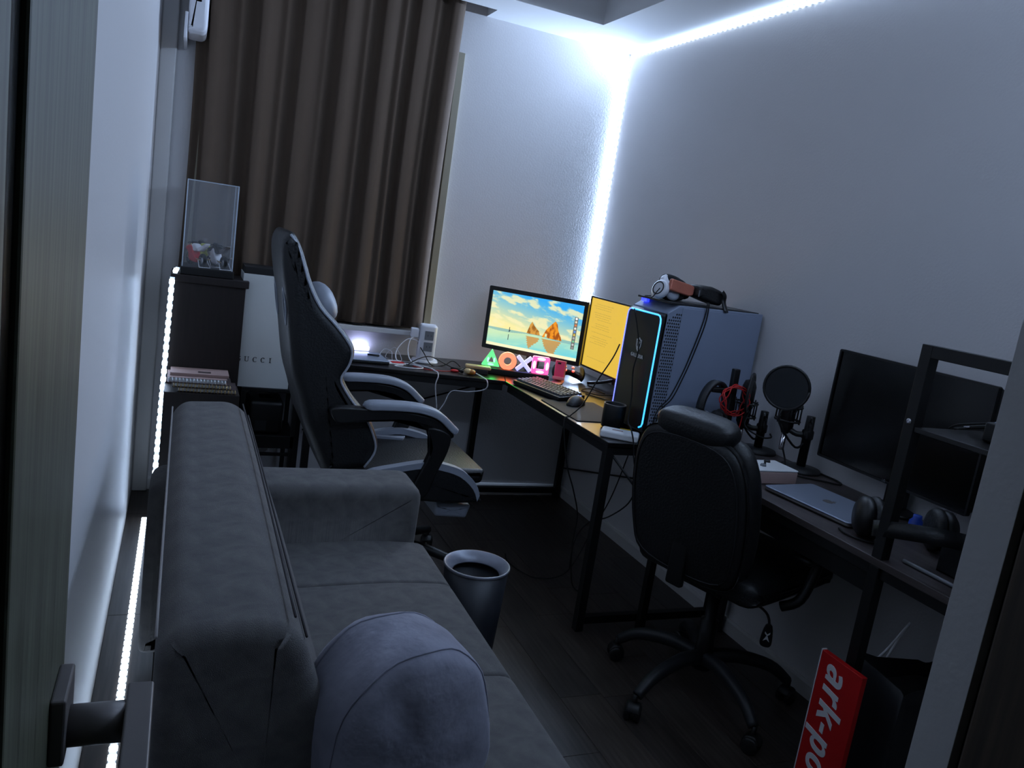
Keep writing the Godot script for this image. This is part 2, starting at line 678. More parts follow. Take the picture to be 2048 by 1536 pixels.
func build_led_tapes() -> void:
	var white := Color(0.73, 0.84, 1.0)
	var t := thing("led_strip_light", "white LED strip light up the far right corner and along the ceiling edge", "strip light")
	tape(t, [Vector3(2.098, 0.80, -3.914), Vector3(2.098, 2.436, -3.914), Vector3(2.098, 2.436, -0.493), Vector3(0.35, 2.436, -0.493)], [Vector3.LEFT, Vector3.LEFT, Vector3.FORWARD], 0.0345)
	area(t, "corner_light", Vector2(0.003, 1.6), white, LED_V, Transform3D(Basis(Vector3(0, 0, -1), Vector3.UP, Vector3(1, 0, 0)), Vector3(2.088, 1.62, -3.9230)))
	area(t, "ceiling_light", Vector2(3.36, 0.003), white, LED_C, Transform3D(Basis(Vector3(0, 0, -1), Vector3.UP, Vector3(1, 0, 0)), Vector3(2.088, 2.4450, -2.22)))
	area(t, "front_light", Vector2(1.7, 0.006), white, LED_D, Transform3D(Basis(Vector3.RIGHT, Vector3.UP, Vector3.BACK), Vector3(1.22, 2.4432, -0.500)))
	t = thing("led_strip_light", "white LED strip light on the dark cabinet edge and along the floor behind the sofa", "strip light")
	tape(t, [Vector3(-0.018, 1.085, -3.60), Vector3(-0.036, 1.045, -3.566), Vector3(-0.052, 0.012, -3.566)], [Vector3(-0.3, 0.6, 0.7).normalized(), Vector3.BACK], 0.0345)
	tape(t, [Vector3(-0.078, 0.002, -3.54), Vector3(-0.078, 0.002, -1.2)], [Vector3.UP], 0.0345)
	area(t, "cabinet_light", Vector2(0.014, 1.0), white, LED_L, Transform3D(Basis(Vector3.LEFT, Vector3.UP, Vector3.FORWARD), Vector3(-0.044, 0.53, -3.555)))
	area(t, "floor_light", Vector2(0.014, 2.3), white, LED_F, Transform3D(Basis(Vector3.RIGHT, Vector3.BACK, Vector3.DOWN), Vector3(-0.078, 0.012, -2.37)))


# ---------------------------------------------------------------- shape helpers for furniture
func round_poly(pts: Array, r, n := 4) -> PackedVector2Array: # outline with rounded corners; r one number or one per corner
	var out := PackedVector2Array()
	var k := pts.size()
	for i in k:
		var p: Vector2 = pts[i]
		var a: Vector2 = pts[(i + k - 1) % k]
		var b: Vector2 = pts[(i + 1) % k]
		var rr: float = r[i] if r is Array else r
		var da := (a - p).normalized()
		var db := (b - p).normalized()
		var cut := minf(rr, minf(p.distance_to(a), p.distance_to(b)) * 0.49)
		for j in n + 1:
			var t := float(j) / n
			out.append((p + da * cut).lerp(p, t).lerp(p.lerp(p + db * cut, t), t))
	return out


func smooth_poly(pts: Array, steps := 5, closed := true) -> PackedVector2Array:
	var out := PackedVector2Array()
	var k := pts.size()
	for i in (k if closed else k - 1):
		var a: Vector2 = pts[(i + k - 1) % k] if closed else pts[maxi(i - 1, 0)]
		var b: Vector2 = pts[i]
		var c: Vector2 = pts[(i + 1) % k]
		var d: Vector2 = pts[(i + 2) % k] if closed else pts[mini(i + 2, k - 1)]
		for j in steps:
			out.append(b.cubic_interpolate(c, a, d, float(j) / steps))
	if not closed:
		out.append(pts[-1])
	return out


# outline in xy pushed along z with softly rounded ends
func soft(poly: PackedVector2Array, z0: float, z1: float, r: float, n := 4, x := Transform3D(), mb: MB = null) -> MB:
	if mb == null:
		mb = MB.new()
	var cw := Geometry2D.is_polygon_clockwise(poly)
	var m := poly.size()
	var nor := PackedVector2Array()
	for i in m:
		var e := (poly[(i + 1) % m] - poly[(i + m - 1) % m]).normalized()
		nor.append(Vector2(-e.y, e.x) * (-1.0 if cw else 1.0))
	var lv := [[r * 1.12 + 0.001, z0]]
	for i in n + 1:
		var a := PI / 2 * i / n
		lv.append([r * (1 - sin(a)), z0 + r * (1 - cos(a))])
	for i in range(n, -1, -1):
		var a := PI / 2 * i / n
		lv.append([r * (1 - sin(a)), z1 - r * (1 - cos(a))])
	lv.append([r * 1.12 + 0.001, z1])
	var rings := []
	for l: Array in lv:
		var ring := []
		for i in m:
			var q := poly[i] + nor[i] * float(l[0])
			ring.append(x * Vector3(q.x, q.y, l[1]))
		rings.append(ring)
	return mb.loft(rings)


func wpart(t: Node3D, called: String, m: Mesh, material: String, label := "") -> MeshInstance3D: # mesh given in room coordinates
	var o := part(t, called, m, material, Vector3.ZERO, Vector3.ZERO, label)
	o.transform = t.transform.affine_inverse()
	return o


# ---------------------------------------------------------------- curtain
func put_curtain() -> void:
	var edges := [0.028, 0.236, 0.415, 0.587, 0.765, 0.927, 1.075]
	var prof := [] # (x, z) of the folded cloth: each fold starts with a sharp step forward, then falls back slowly
	prof.append(Vector2(-0.022, -0.02))
	for i in edges.size():
		var a: float = edges[i]
		var b: float = edges[i + 1] if i + 1 < edges.size() else 1.14
		var w := b - a
		var d := 0.033 + 0.012 * sin(i * 2.3)
		prof.append_array([Vector2(a - 0.014, -0.045), Vector2(a + 0.004, -0.01), Vector2(a + 0.002, d * 0.7), Vector2(a + 0.014, d), Vector2(a + 0.038, d * 0.92), Vector2(a + 0.062, d * 0.35), Vector2(a + w * 0.5, -0.012), Vector2(a + w * 0.63, 0.008 + 0.008 * cos(i * 1.7)), Vector2(a + w * 0.76, -0.028)])
	prof.append(Vector2(1.14, -0.04))
	var line := smooth_poly(prof, 3, false)
	var m := MB.new()
	var rings := []
	for k in 13:
		var t := k / 12.0
		var y := 0.899 + t * 1.66
		var front := []
		var back := []
		for i in line.size():
			var p := line[i]
			var swing := 0.008 * sin(p.x * 9.0 + t * 3.0) * (1 - t)
			var squeeze := lerpf(1.0, 0.985, sin(t * PI))
			var q := Vector3((p.x - 0.56) * squeeze + 0.56 + swing + 0.012 * t * p.x, y, -3.862 + p.y * lerpf(1.08, 0.72, t))
			front.append(q)
			back.push_front(q + Vector3(0, 0, -0.0035))
		rings.append(front + back)
	m.loft(rings)
	var c := part(self, "curtain", m.mesh(true), "curtain")
	meta(c, "dark brown pleated curtain hanging full height over the window", "curtain")
	# sheer behind it, its hem showing between the folds
	m = MB.new()
	rings = []
	for k in 2:
		var front := []
		var back := []
		for i in 161:
			var x := 0.0 + 1.12 * i / 160.0
			var q := Vector3(x, [0.893, 2.5][k], -3.9185 + 0.004 * sin(x * 42.0) * [1.0, 0.6][k])
			front.append(q)
			back.push_front(q + Vector3(0, 0, -0.0012))
		rings.append(front + back)
	m.loft(rings)
	c = part(self, "sheer_curtain", m.mesh(true), "sheer")
	meta(c, "white sheer curtain whose hem shows under the brown one at the sill", "curtain")
	# rounded white unit high on the far wall at the left of the curtain
	var t := thing("wall_unit", "rounded glossy white plastic unit high on the wall left of the curtain", "wall unit", Vector3(-0.012, 2.05, Z_FAR))
	m = MB.new()
	soft(round_poly([Vector2(-0.034, -0.02), Vector2(0.04, -0.02), Vector2(0.04, 0.38), Vector2(-0.034, 0.38)], [0.012, 0.028, 0.01, 0.01]), 0.046, 0.30, 0.016, 4, Transform3D(), m)
	part(t, "body", m.mesh(true), "white_plastic")
	part(t, "bracket", MB.new().rbox(Vector3(0.012, 0.10, 0.30), 0.003, 1).mesh(), "white_plastic", Vector3(-0.040, -0.005, 0.15))


# ---------------------------------------------------------------- sofa, cushion, bin
func put_sofa() -> void:
	var t := thing("sofa", "grey fabric sofa with its back along the left wall", "sofa", Vector3(0.37, 0, -1.6))
	var m := MB.new()
	m.rbox(Vector3(0.68, 0.17, 1.62), 0.02, 2, Vector3(0.41, 0.155, -1.44))
	wpart(t, "base_frame", m.mesh(true), "sofa")
	var cuts := [-2.262, -1.972, -1.502, -1.032, -0.62]
	for i in 4:
		var z0: float = cuts[i]
		var z1: float = cuts[i + 1]
		m = MB.new()
		var poly := round_poly([Vector2(0.16, 0.245), Vector2(0.765, 0.245), Vector2(0.775, 0.425), Vector2(0.6, 0.438), Vector2(0.16, 0.425)], [0.02, 0.03, 0.05, 0.1, 0.02], 5)
		soft(poly, z0, z1, 0.012, 4, Transform3D(), m)
		wpart(t, "seat_cushion", m.mesh(true), "sofa")
	m = MB.new()
	var bp := round_poly([Vector2(0.015, 0.10), Vector2(0.28, 0.10), Vector2(0.35, 0.30), Vector2(0.325, 0.46), Vector2(0.205, 0.775), Vector2(0.16, 0.803), Vector2(0.03, 0.797), Vector2(0.0, 0.76)], [0.02, 0.02, 0.03, 0.06, 0.035, 0.03, 0.03, 0.03], 5)
	soft(bp, -2.475, -1.095, 0.028, 5, Transform3D(), m)
	var back := wpart(t, "backrest", m.mesh(true), "sofa")
	for e: Array in [[Vector3(0.196, 0.797, -2.45), Vector3(0.198, 0.795, -1.8), Vector3(0.193, 0.797, -1.125), "thread"], [Vector3(0.214, 0.763, -2.45), Vector3(0.214, 0.763, -1.8), Vector3(0.213, 0.763, -1.125), "thread"], [Vector3(0.001, 0.778, -2.45), Vector3(0.001, 0.778, -1.8), Vector3(0.001, 0.778, -1.12), "thread_light"]]:
		m = MB.new()
		m.tube([e[0], e[1], e[2]], 0.0022, 6, 6)
		var s := part(back, "seam", m.mesh(true), e[3])
		s.transform = Transform3D()
	for arm_z: Array in [[-2.475, -2.268], [-0.615, -0.42]]:
		m = MB.new()
		var ap := round_poly([Vector2(-0.045, 0.08), Vector2(0.735, 0.08), Vector2(0.745, 0.602), Vector2(-0.045, 0.602)], [0.02, 0.02, 0.05, 0.05], 5)
		soft(ap, arm_z[0], arm_z[1], 0.035, 5, Transform3D(), m)
		wpart(t, "arm", m.mesh(true), "sofa")
	for p: Vector2 in [Vector2(0.05, -2.42), Vector2(0.68, -2.42), Vector2(0.05, -0.5), Vector2(0.68, -0.5)]:
		m = MB.new()
		m.box(Vector3(p.x - 0.025, 0.0, p.y - 0.025), Vector3(p.x + 0.025, 0.085, p.y + 0.025), 0.004)
		wpart(t, "leg", m.mesh(), "black_plastic")
	# cushion
	t = thing("cushion", "plump grey velvet cushion leaning on the sofa seat", "cushion", Vector3(0.378, 0.437, -1.13))
	m = MB.new()
	var rings := []
	var nz := 14
	for i in nz + 1:
		var f := -1.0 + 2.0 * i / nz
		var puff := pow(maxf(0.0, 1.0 - pow(absf(f), 3.2)), 0.5)
		var ring := []
		for j in 36:
			var a := TAU * j / 36
			var c := cos(a)
			var s := sin(a)
			var e := 0.62 + 0.25 * (0.5 + 0.5 * s)
			var rx := 0.150 * (1.12 - 0.16 * s)
			var px := signf(c) * pow(absf(c), e) * rx * 0.86 * (0.55 + 0.45 * puff)
			var py := signf(s) * pow(absf(s), e) * 0.165 * (0.62 + 0.38 * puff)
			var wob := 0.005 * sin(3.0 * a + 4.0 * f) + 0.003 * sin(7.0 * a - 5.0 * f)
			ring.append(Vector3(px * (1 + wob * 4), py + 0.168, f * 0.115 + 0.02 * s * (1 - f * f) + wob))
		rings.append(ring)
	m.loft(rings)
	var tilt := Vector3(-0.02, 0.22, 0.03)
	part(t, "cover", m.mesh(true), "pillow", Vector3.ZERO, tilt)
	for fz: int in [3, 11]:
		m = MB.new()
		var loop := []
		for q: Vector3 in rings[fz]:
			loop.append((q - Vector3(0, 0.18, 0)) * 1.004 + Vector3(0, 0.18, 0))
		loop.append(loop[0])
		m.tube(loop, 0.0018, 5)
		part(t, "seam", m.mesh(true), "pillow", Vector3.ZERO, tilt)
	# waste bin
	t = thing("waste_bin", "dark round waste bin with a pale flared rim on the floor by the sofa", "bin", Vector3(0.925, 0, -2.19))
	m = MB.new()
	m.lathe([Vector2(0.0, 0.002), Vector2(0.083, 0.002), Vector2(0.086, 0.006), Vector2(0.103, 0.372), Vector2(0.100, 0.372), Vector2(0.08, 0.012), Vector2(0, 0.012)], 40)
	part(t, "body", m.mesh(true), "bin_dark")
	m = MB.new()
	m.lathe([Vector2(0.0775, 0.352), Vector2(0.106, 0.378), Vector2(0.1075, 0.381), Vector2(0.1065, 0.384), Vector2(0.104, 0.384), Vector2(0.0755, 0.357), Vector2(0.0755, 0.352)], 40)
	m = MB.new()
	var rr := []
	for q: Vector2 in [Vector2(0.0755, 0.350), Vector2(0.104, 0.372), Vector2(0.1075, 0.379), Vector2(0.1065, 0.383), Vector2(0.103, 0.383), Vector2(0.0755, 0.355)]:
		var ring := []
		for j in 40:
			ring.append(Vector3(q.x * cos(TAU * j / 40), q.y, q.x * sin(TAU * j / 40)))
		rr.append(ring)
	rr.append(rr[0])
	m.loft(rr, false)
	part(t, "rim", m.mesh(true), "bin_rim")


# ---------------------------------------------------------------- desks
func bar(m: MB, a: Vector3, b: Vector3, w: float) -> void: # square steel tube
	var d := (b - a).normalized()
	var s := d.cross(Vector3.UP)
	if s.length() < 0.1:
		s = Vector3.RIGHT
	s = s.normalized()
	m.rbox(Vector3(w, a.distance_to(b), w), 0.0015, 1, (a + b) * 0.5, Basis(s, d, s.cross(d)))


func put_desk_corner() -> void:
	var t := thing("corner_desk", "black L-shaped corner desk on square steel legs with two monitors on it", "desk", Vector3(1.5, 0, -3.3))
	var m := MB.new()
	var flat := Transform3D(Basis(Vector3.RIGHT, Vector3(0, 0, 1), Vector3(0, -1, 0)), Vector3.ZERO) # outline given as (x, z)
	m.slab(PackedVector2Array([Vector2(0.55, -3.915), Vector2(1.62, -3.915), Vector2(1.445, -3.408), Vector2(0.55, -3.545)]), -DESK, -DESK + 0.018, 0.002, flat)
	wpart(t, "desktop", m.mesh(), "desk_black")
	m = MB.new()
	m.slab(PackedVector2Array([Vector2(1.6225, -3.915), Vector2(2.09, -3.915), Vector2(2.09, -2.388), Vector2(1.445, -2.388), Vector2(1.445, -3.404)]), -DESK, -DESK + 0.018, 0.002, flat)
	wpart(t, "desktop", m.mesh(), "desk_black")
	var y0 := DESK - 0.018
	for p: Vector2 in [Vector2(1.464, -2.41), Vector2(2.06, -2.41), Vector2(2.06, -3.88), Vector2(1.50, -3.88), Vector2(0.575, -3.57), Vector2(0.57, -3.885)]:
		m = MB.new()
		bar(m, Vector3(p.x, 0.0, p.y), Vector3(p.x, y0, p.y), 0.032)
		wpart(t, "leg", m.mesh(), "black_metal")
	for e: Array in [[Vector3(1.48, 0.045, -2.41), Vector3(2.05, 0.045, -2.41)], [Vector3(1.48, 0.712, -2.41), Vector3(2.05, 0.712, -2.41)], [Vector3(2.06, 0.712, -2.42), Vector3(2.06, 0.712, -3.87)], [Vector3(1.52, 0.04, -3.88), Vector3(2.05, 0.04, -3.88)], [Vector3(0.59, 0.712, -3.885), Vector3(1.49, 0.712, -3.885)], [Vector3(0.575, 0.712, -3.59), Vector3(0.575, 0.712, -3.87)], [Vector3(1.468, 0.712, -2.43), Vector3(1.468, 0.712, -3.39)], [Vector3(0.59, 0.712, -3.565), Vector3(1.44, 0.712, -3.43)]]:
		m = MB.new()
		bar(m, e[0], e[1], 0.03)
		wpart(t, "rail", m.mesh(), "black_metal")
	for e: Array in [[Vector3(1.475, 0.70, -2.41), Vector3(2.05, 0.13, -2.41)], [Vector3(2.065, 0.18, -3.86), Vector3(2.065, 0.55, -2.43)], [Vector3(1.49, 0.62, -3.888), Vector3(0.60, 0.33, -3.888)]]:
		m = MB.new()
		m.tube([e[0], e[1]], 0.0045, 8)
		wpart(t, "brace", m.mesh(true), "black_metal")


func put_desk_shelf() -> void:
	var t := thing("shelf_desk", "brown-topped desk along the right wall with a black steel shelf tower at its near end", "desk", Vector3(1.86, 0, -1.6))
	var m := MB.new()
	m.box(Vector3(1.628, DESK_B - 0.02, -2.376), Vector3(2.092, DESK_B, -0.56), 0.002)
	wpart(t, "desktop", m.mesh(), "desk_brown")
	m = MB.new()
	for e: Array in [[Vector3(1.655, 0.73, -2.35), Vector3(1.655, 0.73, -0.58)], [Vector3(2.07, 0.73, -2.35), Vector3(2.07, 0.73, -0.58)]]:
		m = MB.new()
		bar(m, e[0], e[1], 0.03)
		wpart(t, "rail", m.mesh(), "black_metal")
	m = MB.new()
	m.box(Vector3(1.664, 0.655, -2.34), Vector3(1.674, 0.735, -1.36), 0.001)
	wpart(t, "apron", m.mesh(), "black_metal")
	for p: Array in [[1.712, -2.366, DESK_B - 0.02, 0.028], [2.06, -2.34, DESK_B - 0.02, 0.028], [1.645, -1.345, 1.305, 0.03], [2.065, -1.345, 1.305, 0.03], [1.645, -0.60, 1.305, 0.03], [2.065, -0.60, 1.305, 0.03]]:
		if p[2] > 1.0:
			m = MB.new()
			bar(m, Vector3(p[0], 0, p[1]), Vector3(p[0], DESK_B - 0.0205, p[1]), p[3])
			bar(m, Vector3(p[0], DESK_B - 0.0205, p[1]), Vector3(p[0], p[2], p[1]), p[3])
		else:
			m = MB.new()
			bar(m, Vector3(p[0], 0, p[1]), Vector3(p[0], p[2], p[1]), p[3])
		wpart(t, "post", m.mesh(), "black_metal")
	for e: Array in [[Vector3(1.645, 1.29, -1.33), Vector3(1.645, 1.29, -0.61)], [Vector3(2.065, 1.29, -1.33), Vector3(2.065, 1.29, -0.61)], [Vector3(1.66, 1.29, -0.60), Vector3(2.05, 1.29, -0.60)], [Vector3(1.66, 1.085, -0.60), Vector3(2.05, 1.085, -0.60)], [Vector3(1.66, 0.06, -0.60), Vector3(2.05, 0.06, -0.60)]]:
		m = MB.new()
		bar(m, e[0], e[1], 0.03)
		wpart(t, "rail", m.mesh(), "black_metal")
	m = MB.new()
	m.box(Vector3(1.632, 1.095, -1.328), Vector3(2.05, 1.108, -0.617), 0.0015)
	wpart(t, "shelf", m.mesh(), "desk_black")
	m = MB.new()
	m.lathe([Vector2(0, 0), Vector2(0.007, 0), Vector2(0.0075, 0.002), Vector2(0.004, 0.004), Vector2(0.0035, 0.002), Vector2(0, 0.002)], 12, Transform3D(Basis(Vector3.BACK, PI / 2), Vector3(1.6300, 1.117, -1.345)))
	wpart(t, "bolt", m.mesh(), "chrome")


# ---------------------------------------------------------------- the far left corner
func put_cabinet() -> void:
	var t := thing("cabinet", "dark brown wooden cabinet in the far left corner with a display case on top", "cabinet", Vector3(0.11, 0, -3.7))
	var m := MB.new()
	m.box(Vector3(-0.036, 0.60, -3.81), Vector3(0.256, 1.03, -3.58), 0.002)
	wpart(t, "body", m.mesh(), "cabinet_wood")
	m = MB.new()
	m.box(Vector3(-0.042, 1.03, -3.813), Vector3(0.268, 1.062, -3.568), 0.003)
	wpart(t, "top", m.mesh(), "cabinet_wood")
	m = MB.new()
	m.box(Vector3(-0.036, 0.0, -3.87), Vector3(0.256, 0.598, -3.40), 0.002)
	wpart(t, "lower_body", m.mesh(), "cabinet_wood")
	# rack with the shopping bag and the black box
	t = thing("metal_rack", "black metal rack between cabinet and corner desk carrying the white bag", "rack", Vector3(0.40, 0, -3.74))
	for y: Array in [[0.585, 0.018], [0.345, 0.06]]:
		m = MB.new()
		m.box(Vector3(0.275, y[0] - y[1] * 0.5, -3.885), Vector3(0.525, y[0] + y[1] * 0.5, -3.60), 0.003)
		wpart(t, "shelf", m.mesh(), "black_metal")
	for p: Vector2 in [Vector2(0.285, -3.61), Vector2(0.515, -3.61), Vector2(0.285, -3.875), Vector2(0.515, -3.875)]:
		m = MB.new()
		bar(m, Vector3(p.x, 0, p.y), Vector3(p.x, 0.63 if p.y < -3.7 else 0.578, p.y), 0.02)
		wpart(t, "leg", m.mesh(), "black_metal")
	for z: float in [-3.61, -3.875]:
		m = MB.new()
		bar(m, Vector3(0.295, 0.285, z), Vector3(0.505, 0.285, z), 0.014)
		wpart(t, "rail", m.mesh(), "black_metal")
	t = thing("shopping_bag", "large white paper shopping bag lettered in dark capitals standing on the rack", "bag", Vector3(0.375, 0.594, -3.705))
	m = MB.new() # open box of card: four walls and a bottom
	m.box(Vector3(-0.13, 0.0, 0.095), Vector3(0.10, 0.50, 0.098), 0.0005)
	m.box(Vector3(-0.13, 0.0, -0.098), Vector3(0.10, 0.50, -0.095), 0.0005)
	m.box(Vector3(-0.13, 0.0, -0.095), Vector3(-0.127, 0.50, 0.095), 0.0005)
	m.box(Vector3(0.097, 0.0, -0.095), Vector3(0.10, 0.50, 0.095), 0.0005)
	m.box(Vector3(-0.127, 0.001, -0.095), Vector3(0.097, 0.004, 0.095), 0.0005)
	part(t, "card", m.mesh(), "bag_white")
	m = MB.new()
	m.box(Vector3(-0.126, 0.45, -0.094), Vector3(0.096, 0.53, 0.094), 0.002)
	part(t, "black_wrapping", m.mesh(), "ink_black")
	var letters := "GUCCI"
	for i in 5:
		var tm := text_mesh(letters[i], 0.030, 0.0012, "Droid Serif")
		part(t, "letter", tm, "ink_black", Vector3(-0.122 + i * 0.0335, 0.125, 0.0985))
	t = thing("storage_cube", "small black box with a grey label on the low rack shelf", "box", Vector3(0.392, 0.375, -3.72))
	m = MB.new()
	soft(rect2(0.155, 0.20, 0.02, 4, Vector2(0, 0.075)), 0.0, 0.155, 0.02, 3, Transform3D(Basis(Vector3.RIGHT, Vector3(0, 0, 1), Vector3(0, -1, 0)), Vector3(0, 0.155, -0.075)), m)
	part(t, "body", m.mesh(true), "black_plastic")
	part(t, "label_patch", MB.new().rbox(Vector3(0.05, 0.045, 0.002), 0.0005).mesh(), "dark_plastic", Vector3(-0.02, 0.04, 0.1005))


# ---------------------------------------------------------------- chairs
func put_gaming_chair() -> void:
	var t := thing("gaming_chair", "black high-backed gaming chair with pale piping and padded grey armrests", "chair", Vector3(0.80, 0, -3.0))
	var front := [[0.342, 1.315], [0.371, 1.272], [0.398, 1.207], [0.418, 1.157], [0.463, 1.08], [0.526, 1.019], [0.577, 0.961], [0.593, 0.925], [0.586, 0.879], [0.565, 0.837], [0.573, 0.804], [0.62, 0.741], [0.672, 0.687], [0.714, 0.603], [0.716, 0.554], [0.685, 0.5], [0.622, 0.473]]
	var rear := [[0.535, 0.462], [0.509, 0.499], [0.469, 0.583], [0.438, 0.647], [0.41, 0.738], [0.38, 0.827], [0.357, 0.95], [0.334, 1.087], [0.313, 1.188], [0.303, 1.271], [0.317, 1.315]]
	var pts := []
	for p: Array in front + rear:
		pts.append(Vector2(p[0], p[1]))
	var poly := smooth_poly(pts, 3)
	var m := MB.new()
	soft(poly, -3.21, -2.79, 0.04, 5, Transform3D(), m)
	var back := wpart(t, "backrest", m.mesh(true), "black_leather")
	for z: float in [-2.796, -3.204]:
		m = MB.new()
		var path := []
		for p: Array in front.slice(0, 16):
			path.append(Vector3(p[0] - 0.014, p[1] - 0.004, z))
		m.tube(path, 0.0045, 6, 3)
		var pp := part(back, "piping", m.mesh(true), "piping")
		pp.transform = Transform3D()
	# belt slots with pale rims, through the upper back
	for z: float in [-2.86, -3.14]:
		m = MB.new()
		var x := Transform3D(Basis(Vector3(0, 0, 1), Vector3(-0.17, 0.985, 0).normalized(), Vector3(-0.985, -0.17, 0).normalized()), Vector3(0.347, 1.06, z))
		m.frame(ell2(0.036, 0.068), ell2(0.024, 0.055), -0.006, 0.012, x)
		part(back, "slot_rim", m.mesh(), "grey_leather")
		m = MB.new()
		m.slab(ell2(0.025, 0.056), -0.006, 0.0075, 0.0, x)
		part(back, "slot", m.mesh(), "ink_black")
	m = MB.new()
	blob(m, Vector3(0.055, 0.075, 0.14), Vector3.ZERO, 20, 12, 0.8, Basis(Vector3.BACK, 0.45))
	wpart(t, "head_cushion", m.mesh(true), "grey_leather").position += Vector3(0.478, 1.07, -3.0)
	# seat
	m = MB.new()
	var sp := round_poly([Vector2(0.60, 0.44), Vector2(1.15, 0.44), Vector2(1.156, 0.498), Vector2(0.9, 0.504), Vector2(0.60, 0.49)], [0.02, 0.02, 0.012, 0.05, 0.02])
	soft(sp, -3.25, -2.79, 0.02, 4, Transform3D(), m)
	wpart(t, "seat", m.mesh(true), "black_leather")
	for z: Array in [[-2.788, -2.745], [-3.255, -3.212]]:
		m = MB.new()
		var bp := smooth_poly([Vector2(0.67, 0.485), Vector2(0.783, 0.515), Vector2(0.898, 0.535), Vector2(0.96, 0.53), Vector2(1.044, 0.505), Vector2(1.104, 0.455), Vector2(1.128, 0.405), Vector2(1.128, 0.38), Vector2(0.96, 0.377), Vector2(0.75, 0.40), Vector2(0.67, 0.43)], 3)
		soft(bp, z[0], z[1], 0.012, 3, Transform3D(), m)
		var bol := wpart(t, "side_bolster", m.mesh(true), "black_leather")
		m = MB.new()
		var strip := PackedVector2Array()
		for i in 19:
			strip.append(bp[i] + Vector2(0, 0.004))
		for i in range(18, -1, -1):
			strip.append(bp[i] + Vector2(-0.008, -0.022))
		m.slab(strip, z[0] + 0.006, z[1] + 0.0015, 0.001)
		part(bol, "edge_panel", m.mesh(), "grey_leather")
	# far bolster edge rising behind the seat, a pale wedge panel
	m = MB.new()
	m.tube([Vector3(0.70, 0.52, -3.20), Vector3(0.76, 0.575, -3.2), Vector3(0.85, 0.598, -3.2), Vector3(0.95, 0.59, -3.2), Vector3(1.04, 0.56, -3.2)], 0.006, 6, 4)
	wpart(t, "piping", m.mesh(true), "piping")
	m = MB.new()
	m.slab(PackedVector2Array([Vector2(0.73, -3.20), Vector2(0.91, -3.16), Vector2(0.93, -3.20)]), -0.512, -0.500, 0.001, Transform3D(Basis(Vector3.RIGHT, Vector3(0, 0, 1), Vector3(0, -1, 0)), Vector3.ZERO))
	wpart(t, "seat_panel", m.mesh(), "grey_leather")
	# arms
	for z: float in [-2.76, -3.24]:
		m = MB.new()
		var ap := smooth_poly([Vector2(0.516, 0.721), Vector2(0.54, 0.735), Vector2(0.64, 0.735), Vector2(0.75, 0.735), Vector2(0.865, 0.722), Vector2(0.925, 0.70), Vector2(0.985, 0.652), Vector2(0.97, 0.635), Vector2(0.926, 0.653), Vector2(0.873, 0.68), Vector2(0.775, 0.694), Vector2(0.628, 0.683), Vector2(0.556, 0.673), Vector2(0.528, 0.69)], 3)
		soft(ap, z - 0.024, z + 0.024, 0.006, 2, Transform3D(), m)
		var arm := wpart(t, "armrest", m.mesh(true), "black_plastic")
		m = MB.new()
		var pad := []
		for p: Vector2 in [Vector2(0.63, 0.742), Vector2(0.70, 0.7475), Vector2(0.80, 0.7475), Vector2(0.865, 0.740), Vector2(0.923, 0.719), Vector2(0.975, 0.677), Vector2(0.999, 0.657)]:
			pad.append(Vector3(p.x, p.y, z))
		var sm := MB.spline(pad, 4)
		var rings := []
		for i in sm.size():
			var d: Vector3 = (sm[mini(i + 1, sm.size() - 1)] - sm[maxi(i - 1, 0)]).normalized()
			var nrm := Vector3(-d.y, d.x, 0)
			var end := minf(1.0, minf(i, sm.size() - 1 - i) / 2.5)
			var k := sqrt(1 - pow(1 - end, 2)) * 0.6 + 0.4 * minf(1.0, end + 0.2)
			var ring := []
			for q: Vector2 in round_poly([Vector2(-0.038, -0.014), Vector2(0.038, -0.014), Vector2(0.036, 0.014), Vector2(-0.036, 0.014)], [0.006, 0.006, 0.015, 0.015]):
				ring.append(sm[i] + nrm * q.y * k + Vector3(0, 0, q.x * k))
			rings.append(ring)
		m.loft(rings)
		part(arm, "pad", m.mesh(true), "grey_leather")
		m = MB.new()
		var sg := 1.0 if z > -3.0 else -1.0
		soft(smooth_poly([Vector2(0.88, 0.675), Vector2(0.967, 0.655), Vector2(0.968, 0.585), Vector2(0.934, 0.495), Vector2(0.906, 0.41), Vector2(0.84, 0.40), Vector2(0.855, 0.463), Vector2(0.883, 0.533), Vector2(0.90, 0.60)], 3), z - 0.018 + sg * 0.012, z + 0.018 + sg * 0.012, 0.006, 2, Transform3D(), m)
		part(arm, "post", m.mesh(true), "black_plastic")
	# mechanism, footrest, base
	m = MB.new()
	m.box(Vector3(0.70, 0.385, -3.15), Vector3(1.0, 0.438, -2.85), 0.008)
	wpart(t, "mechanism", m.mesh(), "black_metal")
	m = MB.new()
	soft(round_poly([Vector2(0.97, 0.305), Vector2(1.10, 0.298), Vector2(1.115, 0.355), Vector2(0.965, 0.36)], 0.012), -3.18, -2.785, 0.012, 3, Transform3D(), m)
	wpart(t, "footrest", m.mesh(true), "grey_leather")
	for z: float in [-2.80, -3.165]:
		m = MB.new()
		m.tube([Vector3(0.84, 0.3705, z), Vector3(1.118, 0.3705, z)], 0.006, 8)
		wpart(t, "footrest_rail", m.mesh(true), "chrome")
	m = MB.new()
	m.lathe([Vector2(0, 0.10), Vector2(0.03, 0.10), Vector2(0.03, 0.24), Vector2(0.024, 0.24), Vector2(0.024, 0.385), Vector2(0, 0.385)], 20, Transform3D(Basis(), Vector3(0.86, 0, -3.0)))
	wpart(t, "gas_lift", m.mesh(true), "black_metal")
